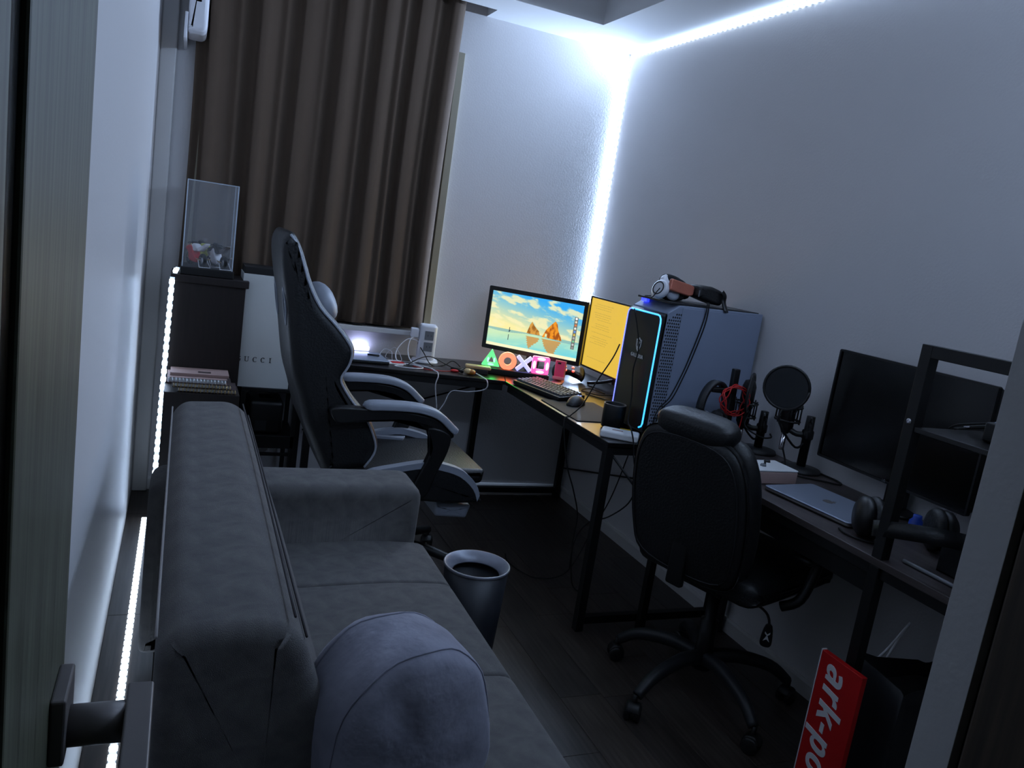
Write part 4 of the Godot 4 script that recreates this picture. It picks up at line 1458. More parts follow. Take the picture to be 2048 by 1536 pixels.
func put_desk_things() -> void:
	# keyboard: every key its own piece
	var t := thing("keyboard", "grey compact keyboard at the desk corner in front of the beach monitor", "keyboard", Vector3(1.572, DESK, -3.20), -1.328)
	var slope := Basis(Vector3.RIGHT, 0.075)
	part(t, "body", MB.new().rbox(Vector3(0.345, 0.020, 0.150), 0.004, 2).mesh(true), "black_plastic", Vector3(0, 0.0165, 0), Vector3(0.075, 0, 0))
	var caps := {}
	for row in 6:
		var x := -0.165
		var widths := [[1, 1, 1, 1, 1, 1, 1, 1, 1, 1, 1, 1, 1, 1, 1, 1], [1, 1, 1, 1, 1, 1, 1, 1, 1, 1, 1, 1, 1, 2, 1], [1.5, 1, 1, 1, 1, 1, 1, 1, 1, 1, 1, 1, 1, 1.5, 1], [1.75, 1, 1, 1, 1, 1, 1, 1, 1, 1, 1, 1, 2.25, 1], [2.25, 1, 1, 1, 1, 1, 1, 1, 1, 1, 1, 1.75, 1, 1], [1.25, 1.25, 1.25, 6.25, 1, 1, 1, 1, 1, 1]][row] as Array
		for w: float in widths:
			var u := 0.0206
			if not caps.has(w):
				var rings := []
				for lv: Vector2 in [Vector2(0.0, 0.0), Vector2(0.0, 0.003), Vector2(0.0028, 0.0085), Vector2(0.0038, 0.009)]:
					var ring := []
					for c: Vector2 in rect2(u * w - 0.002 - lv.x * 2, 0.0185 - lv.x * 2, 0.002, 1):
						ring.append(Vector3(c.x, lv.y, c.y))
					rings.append(ring)
				caps[w] = MB.new().loft(rings).mesh()
			part(t, "key", caps[w], "key_grey", Vector3(0, 0.0165, 0) + slope * Vector3(x + u * w * 0.5, 0.0102, -0.0555 + row * 0.0215), Vector3(0.075, 0, 0))
			x += u * w
	glow("glow_blue", Color(0.1, 0.4, 1.0), 2.0)
	part(t, "status_light", MB.new().rbox(Vector3(0.006, 0.002, 0.004), 0.0005).mesh(), "glow_blue", Vector3(-0.15, 0.0345, -0.071))
	# mouse and mat
	var m := MB.new()
	soft(rect2(0.26, 0.36, 0.01, 3), 0.0, 0.004, 0.0015, 2, Transform3D(Basis(Vector3.RIGHT, Vector3(0, 0, -1), Vector3.UP), Vector3.ZERO), m)
	single("mouse_mat", m.mesh(), "mouse_mat", "dark grey mouse mat along the front edge of the corner desk", "mouse mat", Vector3(1.595, DESK, -2.86))
	t = thing("mouse", "black computer mouse with two blue lights on the grey mat", "mouse", Vector3(1.60, DESK + 0.004, -2.965), -0.95)
	m = MB.new()
	var rings := []
	for i in 13:
		var f := i / 12.0
		var z := -0.06 + 0.12 * f
		var w := 0.033 * pow(maxf(sin(PI * clampf(f, 0.03, 0.97)), 0.0), 0.38)
		var hh := 0.041 * pow(maxf(sin(PI * clampf(0.08 + f * 0.86, 0.03, 0.97)), 0.0), 0.8) * (0.78 + 0.22 * sin(f * PI * 0.9 + 0.3))
		var ring := []
		for j in 17:
			var a := PI * j / 16
			ring.append(Vector3(cos(a) * w, 0.001 + pow(sin(a), 0.75) * hh, z))
		rings.append(ring)
	m.loft(rings)
	part(t, "shell", m.mesh(true), "dark_plastic")
	for s: float in [-0.006, 0.006]:
		part(t, "light", MB.new().rbox(Vector3(0.006, 0.003, 0.008), 0.001).mesh(), "glow_blue", Vector3(s, 0.0385, -0.022))
	part(t, "wheel", MB.new().lathe([Vector2(0, -0.004), Vector2(0.009, -0.004), Vector2(0.010, 0), Vector2(0.009, 0.004), Vector2(0, 0.004)], 16, Transform3D(Basis(Vector3.BACK, PI / 2), Vector3.ZERO)).mesh(true), "rubber", Vector3(0, 0.030, -0.034))
	# cup
	t = thing("cup", "dark round speaker-like cup standing on the desk before the computer", "cup", Vector3(1.578, DESK + 0.004, -2.605))
	m = MB.new()
	m.lathe([Vector2(0, 0), Vector2(0.040, 0), Vector2(0.043, 0.004), Vector2(0.044, 0.088), Vector2(0.0425, 0.092), Vector2(0.038, 0.092), Vector2(0.036, 0.07), Vector2(0, 0.07)], 36)
	part(t, "body", m.mesh(true), "black_plastic")
	m = MB.new()
	var ring := []
	for i in 37:
		ring.append(Vector3(0.0425 * cos(TAU * i / 36), 0.0925, 0.0425 * sin(TAU * i / 36)))
	m.tube(ring, 0.002, 6)
	part(t, "rim", m.mesh(true), "steel_dark")
	# white pack, yellow case
	t = thing("tissue_pack", "flat white pack with faint red print on the desk corner", "pack", Vector3(1.532, DESK, -2.462), -0.61)
	m = MB.new()
	soft(rect2(0.140, 0.026, 0.008, 3, Vector2(0, 0.013)), -0.042, 0.042, 0.006, 3, Transform3D(), m)
	part(t, "wrapper", m.mesh(true), "paper_white")
	part(t, "print", MB.new().rbox(Vector3(0.04, 0.0006, 0.016), 0.0002).mesh(), "cover_pink", Vector3(-0.01, 0.0263, 0.0))
	m = MB.new()
	soft(rect2(0.045, 0.016, 0.005, 3, Vector2(0, 0.008)), -0.012, 0.012, 0.004, 2, Transform3D(), m)
	single("lighter", m.mesh(true), "yellow", "small yellow case behind the white pack at the foot of the computer", "case", Vector3(1.597, DESK, -2.532), -0.5)
	# phone on its stand
	t = thing("phone_stand", "clear pink-tinted phone stand beside the keyboard", "stand", Vector3(1.752, DESK, -3.47), -0.55)
	m = MB.new()
	band(m, [Vector3(-0.02, 0.004, 0.07), Vector3(-0.005, 0.003, 0.03), Vector3(0.0, 0.004, -0.03), Vector3(0.0, 0.02, -0.042), Vector3(0.0, 0.11, -0.012)], 0.055, 0.004, Vector3.RIGHT, 4)
	mat("pink_plastic", Color(0.85, 0.60, 0.66), 0.2)
	part(t, "body", m.mesh(true), "pink_plastic")
	m = MB.new()
	m.box(Vector3(-0.03, 0.018, -0.014), Vector3(0.03, 0.024, 0.012), 0.002)
	m.box(Vector3(-0.03, 0.018, 0.008), Vector3(0.03, 0.032, 0.012), 0.001)
	m.box(Vector3(-0.022, 0.012, -0.040), Vector3(0.022, 0.022, -0.012), 0.001)
	part(t, "ledge", m.mesh(), "pink_plastic")
	t = thing("phone", "pink phone propped upright on the clear stand", "phone", Vector3(1.752, DESK + 0.0242, -3.47), -0.55)
	m = MB.new()
	soft(rect2(0.048, 0.085, 0.007, 3, Vector2(0, 0.0425)), -0.004, 0.004, 0.002, 2, Transform3D(Basis(Vector3.RIGHT, -0.12), Vector3.ZERO), m)
	part(t, "body", m.mesh(true), "pink")
	part(t, "camera_slot", MB.new().rbox(Vector3(0.016, 0.008, 0.001), 0.0003).mesh(), "ink_black", Vector3(-0.006, 0.0725, -0.0043), Vector3(-0.12, 0, 0))
	# game controller with red lights
	t = thing("game_controller", "black game controller with four red glowing buttons under the monitors", "controller", Vector3(1.856, DESK, -3.575), -0.4)
	m = MB.new()
	soft(smooth_poly([Vector2(-0.07, 0.03), Vector2(0.0, 0.045), Vector2(0.07, 0.03), Vector2(0.085, -0.02), Vector2(0.07, -0.055), Vector2(0.045, -0.03), Vector2(0.0, -0.02), Vector2(-0.045, -0.03), Vector2(-0.07, -0.055), Vector2(-0.085, -0.02)], 3), -0.018, 0.018, 0.012, 3, Transform3D(Basis(Vector3.RIGHT, -0.95), Vector3(0, 0.045, 0)), m)
	part(t, "body", m.mesh(true), "black_plastic")
	glow("glow_red", Color(1.0, 0.12, 0.03), 0.9)
	for p: Vector2 in [Vector2(-0.02, 0.012), Vector2(0.02, 0.012), Vector2(-0.018, -0.012), Vector2(0.022, -0.014)]:
		part(t, "button", MB.new().lathe([Vector2(0, -0.003), Vector2(0.008, -0.003), Vector2(0.008, 0.002), Vector2(0.005, 0.004), Vector2(0, 0.004)], 14).mesh(true), "glow_red", Basis(Vector3.RIGHT, -0.95) * Vector3(p.x, p.y, 0.018) + Vector3(0, 0.045, 0), Vector3(PI / 2 - 0.95, 0, 0))


func put_far_desk_things() -> void:
	# socket tower
	var t := thing("socket_tower", "white tower extension lead with grey sockets near the far wall", "power strip", Vector3(1.143, DESK, -3.765), -0.18)
	var m := MB.new()
	m.lathe([Vector2(0, 0), Vector2(0.066, 0), Vector2(0.068, 0.004), Vector2(0.062, 0.014), Vector2(0, 0.014)], 32)
	part(t, "base", m.mesh(true), "white_plastic")
	m = MB.new()
	soft(rect2(0.088, 0.088, 0.022, 5), 0.012, 0.188, 0.012, 4, Transform3D(Basis(Vector3.RIGHT, Vector3(0, 0, -1), Vector3.UP), Vector3.ZERO), m)
	part(t, "column", m.mesh(true), "white_plastic")
	for y: float in [0.138, 0.082]:
		var s := part(t, "socket", MB.new().rbox(Vector3(0.044, 0.044, 0.004), 0.001).mesh(), "grey_plastic", Vector3(0.004, y, 0.0445))
		for x: float in [-0.007, 0.009]:
			part(s, "slot", MB.new().rbox(Vector3(0.0025, 0.009, 0.001), 0.0003).mesh(), "ink_black", Vector3(x, 0.0, 0.0022))
	for y: float in [0.12, 0.105, 0.09]:
		part(t, "usb_port", MB.new().rbox(Vector3(0.002, 0.008, 0.014), 0.0004).mesh(), "steel_dark", Vector3(-0.0445, y, 0.01))
	t = thing("plug", "square white adapter plugged into the left of the socket tower", "plug", Vector3(1.076, DESK + 0.142, -3.765), -0.18)
	part(t, "body", MB.new().rbox(Vector3(0.04, 0.045, 0.045), 0.005, 2).mesh(true), "white_plastic")
	# cables
	var runs := [
		["charging_cable", "white charging cable from the tower looping down over the desk front", "white_plastic", 0.0028, [Vector3(1.10, 0.862, -3.755), Vector3(1.055, 0.86, -3.74), Vector3(1.035, 0.80, -3.70), Vector3(1.055, 0.752, -3.66), Vector3(1.115, 0.749, -3.58), Vector3(1.122, 0.7505, -3.50), Vector3(1.122, 0.752, -3.462), Vector3(1.122, 0.735, -3.445), Vector3(1.116, 0.69, -3.448), Vector3(1.14, 0.60, -3.47), Vector3(1.152, 0.56, -3.48), Vector3(1.18, 0.60, -3.48), Vector3(1.205, 0.665, -3.47), Vector3(1.28, 0.672, -3.45), Vector3(1.345, 0.70, -3.40), Vector3(1.345, 0.742, -3.39), Vector3(1.325, 0.7555, -3.43), Vector3(1.318, 0.758, -3.475)]],
		["charging_cable", "white charging cable coiled round the foot of the socket tower", "white_plastic", 0.0028, [Vector3(1.10, 0.845, -3.752), Vector3(1.04, 0.855, -3.74), Vector3(0.985, 0.80, -3.72), Vector3(0.985, 0.752, -3.68), Vector3(1.05, 0.7495, -3.62), Vector3(1.08, 0.7495, -3.56), Vector3(1.03, 0.7495, -3.53), Vector3(0.955, 0.7495, -3.545), Vector3(0.945, 0.7495, -3.57), Vector3(0.99, 0.7495, -3.59)]],
		["cable", "black cable looping behind the socket tower along the desk", "rubber", 0.0025, [Vector3(1.10, 0.83, -3.752), Vector3(1.115, 0.80, -3.70), Vector3(1.15, 0.749, -3.66), Vector3(1.22, 0.749, -3.68), Vector3(1.27, 0.77, -3.70), Vector3(1.30, 0.749, -3.66), Vector3(1.26, 0.749, -3.62), Vector3(1.34, 0.749, -3.66), Vector3(1.42, 0.749, -3.74)]],
		["cable", "dark red cable arching in front of the socket tower", "cabinet_wood", 0.0025, [Vector3(1.02, 0.748, -3.62), Vector3(1.07, 0.775, -3.64), Vector3(1.14, 0.79, -3.66), Vector3(1.22, 0.76, -3.64), Vector3(1.27, 0.748, -3.60), Vector3(1.36, 0.748, -3.70), Vector3(1.44, 0.748, -3.74)]],
		["cable", "thin red cable lying across the dark desk top", "red_cable", 0.0018, [Vector3(1.04, 0.7475, -3.60), Vector3(1.10, 0.7475, -3.54), Vector3(1.18, 0.7475, -3.53), Vector3(1.25, 0.7475, -3.57)]],
		["earphone_cord", "thin white earphone cord tangled on the desk before the socket tower", "white_plastic", 0.0016, [Vector3(0.90, 0.7475, -3.74), Vector3(0.93, 0.79, -3.76), Vector3(0.965, 0.785, -3.74), Vector3(0.97, 0.7475, -3.72), Vector3(1.02, 0.7475, -3.74), Vector3(0.99, 0.80, -3.78), Vector3(0.95, 0.7475, -3.78), Vector3(1.05, 0.7475, -3.70), Vector3(1.08, 0.76, -3.67), Vector3(1.04, 0.7475, -3.66)]],
	]
	for r: Array in runs:
		m = MB.new()
		m.tube(r[4], r[3], 6, 6)
		single(r[0], m.mesh(true), r[2], r[1], "cable")
	single("cable_clump", MB.new().tube([Vector3(1.235, 0.752, -3.60), Vector3(1.25, 0.756, -3.55), Vector3(1.262, 0.753, -3.515)], 0.0075, 8, 4).mesh(true), "rubber", "short thick black plug lying beside the amber dongle", "plug")
	# amber dongle, cream box, red scrap
	t = thing("dongle", "rounded amber and cream dongle at the front of the desk", "dongle", Vector3(1.298, DESK, -3.505), -0.5)
	m = MB.new()
	blob(m, Vector3(0.026, 0.013, 0.018), Vector3(0, 0.0132, 0), 16, 10, 0.8)
	part(t, "body", m.mesh(true), "amber")
	m = MB.new()
	blob(m, Vector3(0.018, 0.0125, 0.0155), Vector3(-0.012, 0.0165, 0.006), 14, 8, 0.8)
	part(t, "cap", m.mesh(true), "cream")
	t = thing("remote", "cream-coloured remote resting on a small dark box left of the shape lights", "remote", Vector3(1.352, DESK, -3.552), -0.28)
	m = MB.new()
	soft(rect2(0.125, 0.016, 0.006, 3, Vector2(0, 0.032)), -0.022, 0.022, 0.005, 3, Transform3D(), m)
	part(t, "body", m.mesh(true), "cream")
	part(t, "box", MB.new().rbox(Vector3(0.07, 0.0235, 0.04), 0.003, 1, Vector3(0.015, 0.012, 0)).mesh(), "dark_plastic")
	m = MB.new()
	blob(m, Vector3(0.022, 0.006, 0.015), Vector3(0, 0.0062, 0), 12, 6, 0.7)
	single("bottle_stopper", m.mesh(true), "red", "small dark red stopper lying on the desk left of the amber dongle", "stopper", Vector3(1.235, DESK, -3.545))
	# laptop, pen, packet, lamp behind the gaming chair
	t = thing("laptop", "slim dark laptop lying closed on the far desk behind the gaming chair", "laptop", Vector3(0.755, DESK, -3.69), 0.02)
	part(t, "body", MB.new().rbox(Vector3(0.33, 0.012, 0.22), 0.004, 2, Vector3(0, 0.0065, 0)).mesh(true), "screen_off")
	part(t, "lid", MB.new().rbox(Vector3(0.33, 0.006, 0.22), 0.0025, 2, Vector3(0, 0.0157, 0)).mesh(true), "alu")
	single("pen", MB.new().tube([Vector3(0, 0, 0), Vector3(0.055, 0, 0.012)], 0.0045, 8).mesh(true), "ink_black", "short black pen lying on the closed laptop", "pen", Vector3(0.84, DESK + 0.0236, -3.70))
	t = thing("packet", "clear packet with a red label lying beside the laptop", "packet", Vector3(0.965, DESK, -3.66), 0.1)
	part(t, "sleeve", MB.new().rbox(Vector3(0.085, 0.006, 0.09), 0.002).mesh(), "paper_white", Vector3(0, 0.0035, 0))
	part(t, "red_label", MB.new().rbox(Vector3(0.062, 0.001, 0.045), 0.0003).mesh(), "red", Vector3(0.008, 0.0072, 0.018))
	t = thing("desk_lamp", "small bright white lamp on the desk against the far wall", "lamp", Vector3(0.845, DESK, -3.885))
	glow("lamp_glow", Color(0.86, 0.88, 1.0), 2.0)
	part(t, "foot", MB.new().rbox(Vector3(0.08, 0.01, 0.03), 0.003).mesh(), "white_plastic", Vector3(0, 0.0055, 0))
	part(t, "light_bar", MB.new().rbox(Vector3(0.085, 0.022, 0.018), 0.006, 3).mesh(true), "lamp_glow", Vector3(0, 0.0225, 0))
	area(t, "lamp_light", Vector2(0.08, 0.03), Color(0.72, 0.76, 1.0), 0.009, Transform3D(Basis(Vector3.UP, 0.0) * Basis(Vector3.RIGHT, 0.5), Vector3(0, 0.030, -0.012)))
	area(t, "lamp_light", Vector2(0.08, 0.02), Color(0.72, 0.76, 1.0), 0.006, Transform3D(Basis(Vector3.UP, PI), Vector3(0, 0.0225, 0.013)))
	m = MB.new()
	m.lathe([Vector2(0, 0), Vector2(0.030, 0), Vector2(0.046, 0.008), Vector2(0.047, 0.011), Vector2(0.043, 0.011), Vector2(0.028, 0.004), Vector2(0, 0.004)], 28)
	single("dish", m.mesh(true), "ink_black", "flat black dish on the window sill under the curtain", "dish", Vector3(0.802, 0.885, -3.868))
	# cables in front of the computer and under the desk
	for r: Array in [
		["cable", "black cable running diagonally past the yellow monitor and down below the desk", 0.0028, [Vector3(1.628, 1.06, -2.735), Vector3(1.61, 1.00, -2.74), Vector3(1.56, 0.895, -2.75), Vector3(1.515, 0.80, -2.75), Vector3(1.463, 0.752, -2.742), Vector3(1.436, 0.735, -2.735), Vector3(1.442, 0.629, -2.70), Vector3(1.46, 0.545, -2.68), Vector3(1.50, 0.46, -2.68), Vector3(1.55, 0.34, -2.70), Vector3(1.56, 0.20, -2.72), Vector3(1.60, 0.03, -2.74), Vector3(1.62, 0.004, -2.70)]],
		["cable", "black cable hanging down the front of the computer and below the desk", 0.0028, [Vector3(1.626, 1.212, -2.668), Vector3(1.622, 1.127, -2.607), Vector3(1.620, 1.064, -2.578), Vector3(1.621, 0.983, -2.591), Vector3(1.622, 0.886, -2.571), Vector3(1.59, 0.80, -2.515), Vector3(1.535, 0.80, -2.40), Vector3(1.545, 0.752, -2.382), Vector3(1.553, 0.70, -2.376), Vector3(1.575, 0.60, -2.365), Vector3(1.57, 0.52, -2.38), Vector3(1.52, 0.45, -2.42), Vector3(1.46, 0.41, -2.46), Vector3(1.44, 0.32, -2.5), Vector3(1.45, 0.20, -2.52)]],
		["cable", "slack black cable lying on the floor under the corner desk", 0.003, [Vector3(1.93, 0.52, -3.0), Vector3(1.85, 0.34, -2.95), Vector3(1.72, 0.22, -2.85), Vector3(1.60, 0.05, -2.80), Vector3(1.48, 0.004, -2.85), Vector3(1.42, 0.004, -3.0), Vector3(1.44, 0.004, -3.1)]],
		["cable", "tangled black cables on the desk under the yellow monitor", 0.003, [Vector3(1.90, 0.749, -3.25), Vector3(1.86, 0.755, -3.32), Vector3(1.80, 0.749, -3.30), Vector3(1.83, 0.752, -3.20), Vector3(1.90, 0.77, -3.12), Vector3(1.98, 0.749, -3.10), Vector3(1.92, 0.749, -3.02), Vector3(1.84, 0.749, -3.10), Vector3(1.78, 0.749, -3.22)]]]:
		m = MB.new()
		m.tube(r[3], r[2], 6, 6)
		single(r[0], m.mesh(true), "rubber", r[1], "cable")


# ---------------------------------------------------------------- what stands on the brown-topped desk
func microphone(label: String, p: Vector3, yaw: float, mic_h: float, disc: Vector3, disc_yaw: float) -> void:
	var t := thing("microphone", label, "microphone", p, 0.0, "")
	var m := MB.new()
	m.lathe([Vector2(0, 0), Vector2(0.068, 0), Vector2(0.07, 0.003), Vector2(0.066, 0.012), Vector2(0.02, 0.018), Vector2(0, 0.018)], 28)
	part(t, "base", m.mesh(true), "dark_plastic")
	m = MB.new()
	m.lathe([Vector2(0, 0.014), Vector2(0.0155, 0.014), Vector2(0.0155, mic_h - 0.05), Vector2(0.019, mic_h - 0.048), Vector2(0.019, mic_h - 0.02), Vector2(0.0155, mic_h - 0.018), Vector2(0.0145, mic_h + 0.03), Vector2(0, mic_h + 0.03)], 16)
	part(t, "post", m.mesh(true), "black_metal")
	var fw := Vector3(sin(yaw), 0, cos(yaw))
	var c := fw * 0.075 + Vector3(0, mic_h + 0.03, 0)
	# elbow, clamp and knob
	m = MB.new()
	m.tube([Vector3(0, mic_h - 0.035, 0), fw * 0.035 + Vector3(0, mic_h - 0.04, 0), fw * 0.06 + Vector3(0, mic_h - 0.03, 0)], 0.010, 8, 3)
	m.rbox(Vector3(0.032, 0.034, 0.032), 0.006, 2, Vector3(0, mic_h - 0.035, 0))
	part(t, "arm", m.mesh(true), "black_plastic")
	m = MB.new()
	var kx := Vector3(fw.z, 0, -fw.x)
	m.tube([Vector3(0, mic_h + 0.012, 0), kx * 0.028 + Vector3(0, mic_h + 0.012, 0)], 0.006, 8)
	for a: float in [-0.6, 0.6]:
		m.tube([kx * 0.026 + Vector3(0, mic_h + 0.012, 0), kx * 0.036 + Vector3(0, mic_h + 0.012 + a * 0.03, 0)], 0.0035, 6)
	part(t, "knob", m.mesh(true), "black_plastic")
	# shock mount: two rings and strings round the body
	m = MB.new()
	for y: float in [-0.028, 0.022]:
		var ring := []
		for i in 29:
			ring.append(c + Vector3(0.042 * cos(TAU * i / 28), y, 0.042 * sin(TAU * i / 28)))
		m.tube(ring, 0.0038, 6)
	for i in 6:
		var a := TAU * i / 6
		var b := a + 0.5
		m.tube([c + Vector3(0.042 * cos(a), -0.036, 0.042 * sin(a)), c + Vector3(0.042 * cos(a), 0.034, 0.042 * sin(a))], 0.003, 5)
		m.tube([c + Vector3(0.042 * cos(a), 0.03, 0.042 * sin(a)), c + Vector3(0.024 * cos(b), 0.0, 0.024 * sin(b))], 0.0013, 5)
	part(t, "shock_mount", m.mesh(true), "black_plastic")
	m = MB.new()
	m.lathe([Vector2(0, -0.075), Vector2(0.012, -0.075), Vector2(0.021, -0.055), Vector2(0.024, -0.05), Vector2(0.024, 0.03), Vector2(0.0255, 0.032), Vector2(0.0255, 0.085), Vector2(0.018, 0.105), Vector2(0, 0.11)], 24, Transform3D(Basis(), c))
	part(t, "body", m.mesh(true), "black_metal")
	m = MB.new()
	m.lathe([Vector2(0, -0.135), Vector2(0.0085, -0.135), Vector2(0.0095, -0.13), Vector2(0.0095, -0.078), Vector2(0, -0.0755)], 14, Transform3D(Basis(), c))
	part(t, "connector", m.mesh(true), "chrome")
	# pop filter on its gooseneck
	var d := disc - p
	m = MB.new()
	var dx := Transform3D(Basis(Vector3.UP, disc_yaw), d)
	var rim := []
	for i in 33:
		rim.append(dx * Vector3(0.072 * cos(TAU * i / 32), 0.072 * sin(TAU * i / 32), 0))
	m.tube(rim, 0.005, 8)
	part(t, "pop_filter_ring", m.mesh(true), "black_plastic")
	m = MB.new()
	m.slab(ell2(0.070, 0.070, 32), -0.002, 0.002, 0.0, dx)
	part(t, "pop_filter_mesh", m.mesh(), "mesh_grey")
	m = MB.new()
	m.tube([dx * Vector3(0, -0.072, 0), dx * Vector3(0.0, -0.12, 0), (d * 0.5 + Vector3(0, -0.05, 0)).lerp(Vector3(0, mic_h - 0.1, 0), 0.35), Vector3(0, mic_h - 0.055, 0.0)], 0.004, 8, 5)
	part(t, "gooseneck", m.mesh(true), "black_metal")


func put_microphones() -> void:
	microphone("black studio microphone on a post stand, its round pop filter facing the room", Vector3(2.03, DESK_B, -2.06), -2.3, 0.165, Vector3(1.868, 1.058, -2.03), -0.80)
	microphone("black studio microphone beside the computer, its pop filter seen nearly edge-on", Vector3(2.025, DESK_B, -2.285), -2.0, 0.125, Vector3(1.935, 0.985, -2.28), 0.75)


func headphones(m_label: String, p: Vector3, yaw: float, w: float, material: String) -> Node3D: # standing on both cups, band up
	var t := thing("headphones", m_label, "headphones", p, yaw)
	for s: float in [-1.0, 1.0]:
		var x := Transform3D(Basis(Vector3.BACK, -s * PI / 2) * Basis(Vector3.UP, 0.0), Vector3(s * w * 0.5, 0.046, 0))
		var m := MB.new()
		m.lathe([Vector2(0, -0.004), Vector2(0.040, -0.004), Vector2(0.044, 0.002), Vector2(0.042, 0.014), Vector2(0.030, 0.024), Vector2(0, 0.027)], 28, x)
		part(t, "ear_cup", m.mesh(true), material)
		m = MB.new()
		m.lathe([Vector2(0, -0.026), Vector2(0.028, -0.026), Vector2(0.040, -0.024), Vector2(0.046, -0.016), Vector2(0.045, -0.006), Vector2(0, -0.004)], 28, x)
		part(t, "ear_pad", m.mesh(true), "black_leather")
	var m := MB.new()
	var pts := []
	for i in 13:
		var a := PI * i / 12
		pts.append(Vector3(cos(a) * (w * 0.5 + 0.008), 0.085 + sin(a) * 0.115, 0))
	band(m, pts, 0.032, 0.009, Vector3.BACK, 3)
	part(t, "headband", m.mesh(true), "black_leather")
	return t


func put_desk_b_things() -> void:
	monitor("monitor", "large switched-off monitor with a thin frame against the right wall", 0.56, 0.362, 0.087, Vector3(2.0, DESK_B, -1.68), -PI / 2, 0.006, "screen_off", Color.WHITE, 0.0, "foot")
	var mon := get_node("monitor_002")
	var tx := part(mon, "lettering", text_mesh("LG", 0.011, 0.0008, "Droid Sans", 700), "grey_plastic", Vector3(0.0, 0.0935, 0.0105))
	# headphones on a stand with a red cable over them
	var t := thing("headphone_stand", "tall black headphone stand beside the computer side", "stand", Vector3(1.86, DESK_B, -2.31))
	var m := MB.new()
	m.box(Vector3(-0.06, 0.0, -0.05), Vector3(0.06, 0.012, 0.05), 0.004)
	part(t, "base", m.mesh(), "black_plastic")
	m = MB.new()
	m.rbox(Vector3(0.026, 0.29, 0.022), 0.004, 2, Vector3(0.02, 0.155, 0.0), Basis(Vector3.BACK, 0.02))
	part(t, "post", m.mesh(true), "black_plastic")
	m = MB.new()
	m.rbox(Vector3(0.10, 0.02, 0.026), 0.006, 2, Vector3(-0.028, 0.218, 0))
	part(t, "hook", m.mesh(true), "black_plastic")
	t = thing("headphones", "black headphones hanging on the tall stand, a red cable coiled over them", "headphones", Vector3(1.805, DESK_B, -2.31), 0.2)
	m = MB.new()
	var pts := []
	for i in 13:
		var a := PI * i / 12
		pts.append(Vector3(cos(a) * 0.066, 0.145 + sin(a) * 0.10, 0))
	band(m, pts, 0.03, 0.013, Vector3.BACK, 3)
	part(t, "headband", m.mesh(true), "dark_plastic")
	for s: float in [-1.0, 1.0]:
		m = MB.new()
		blob(m, Vector3(0.018, 0.046, 0.036), Vector3(s * 0.058, 0.10, 0), 18, 12, 0.8)
		part(t, "ear_cup", m.mesh(true), "black_plastic")
		m = MB.new()
		blob(m, Vector3(0.013, 0.042, 0.034), Vector3(s * 0.036, 0.098, 0), 18, 12, 0.75)
		part(t, "ear_pad", m.mesh(true), "grey_leather" if s < 0 else "black_leather")
	m = MB.new()
	var coil := []
	for i in 60:
		var a := TAU * i / 16.0
		var f := i / 60.0
		coil.append(Vector3(1.866 + cos(a) * (0.052 + 0.008 * sin(i * 1.3)), 0.955 + sin(a) * (0.052 + 0.006 * sin(i * 0.7)), -2.272 + 0.012 * sin(i * 0.9)))
	coil.append_array([Vector3(1.905, 0.92, -2.268), Vector3(1.905, 0.86, -2.265), Vector3(1.90, 0.79, -2.262)])
	m.tube(coil, 0.0022, 6, 2)
	single("red_cable", m.mesh(true), "red_cable", "thin red cable coiled over the headphones and stand", "cable")
	# audio interface, laptop
	t = thing("audio_interface", "white-topped audio interface box with small knobs between chair and microphones", "audio interface", Vector3(1.785, DESK_B, -1.955), 0.0)
	m = MB.new()
	m.rbox(Vector3(0.165, 0.040, 0.115), 0.004, 2, Vector3(0, 0.021, 0))
	part(t, "body", m.mesh(true), "cover_pink")
	part(t, "top", MB.new().rbox(Vector3(0.165, 0.006, 0.115), 0.0025, 1, Vector3(0, 0.0445, 0)).mesh(), "paper_white")
	for p: Array in [[-0.05, 0.0, 0.008, "grey_plastic"], [-0.025, 0.012, 0.010, "grey_plastic"], [-0.065, 0.03, 0.005, "ink_black"], [0.0, -0.01, 0.004, "ink_black"], [0.03, -0.035, 0.011, "ink_black"], [-0.04, -0.04, 0.013, "ink_black"]]:
		m = MB.new()
		m.lathe([Vector2(0, 0), Vector2(p[2], 0), Vector2(p[2] * 0.85, 0.007), Vector2(0, 0.0075)], 14)
		part(t, "knob", m.mesh(true), p[3], Vector3(p[0], 0.0472, p[1]))
	t = thing("laptop", "closed silver laptop lying on the brown desk with a small dark emblem", "laptop", Vector3(1.815, DESK_B, -1.70), 0.10)
	m = MB.new()
	var flat := Transform3D(Basis(Vector3.RIGHT, Vector3(0, 0, -1), Vector3.UP), Vector3.ZERO)
	soft(rect2(0.215, 0.318, 0.012, 4), 0.003, 0.011, 0.003, 2, flat, m)
	part(t, "base", m.mesh(true), "steel_dark")
	m = MB.new()
	soft(rect2(0.215, 0.318, 0.012, 4), 0.0112, 0.0165, 0.0022, 2, flat, m)
	part(t, "lid", m.mesh(true), "alu")
	for q: Vector2 in [Vector2(-0.09, -0.14), Vector2(0.09, -0.14), Vector2(-0.09, 0.14), Vector2(0.09, 0.14)]:
		part(t, "foot", MB.new().rbox(Vector3(0.012, 0.0034, 0.012), 0.001).mesh(), "rubber", Vector3(q.x, 0.0017, q.y))
	m = MB.new()
	var fruit := smooth_poly([Vector2(0.0, 0.011), Vector2(0.009, 0.014), Vector2(0.0155, 0.009), Vector2(0.0125, 0.004), Vector2(0.0125, -0.002), Vector2(0.0165, -0.006), Vector2(0.010, -0.0165), Vector2(0.004, -0.018), Vector2(0, -0.0165), Vector2(-0.004, -0.018), Vector2(-0.011, -0.0165), Vector2(-0.017, -0.004), Vector2(-0.0165, 0.007), Vector2(-0.009, 0.014)], 3)
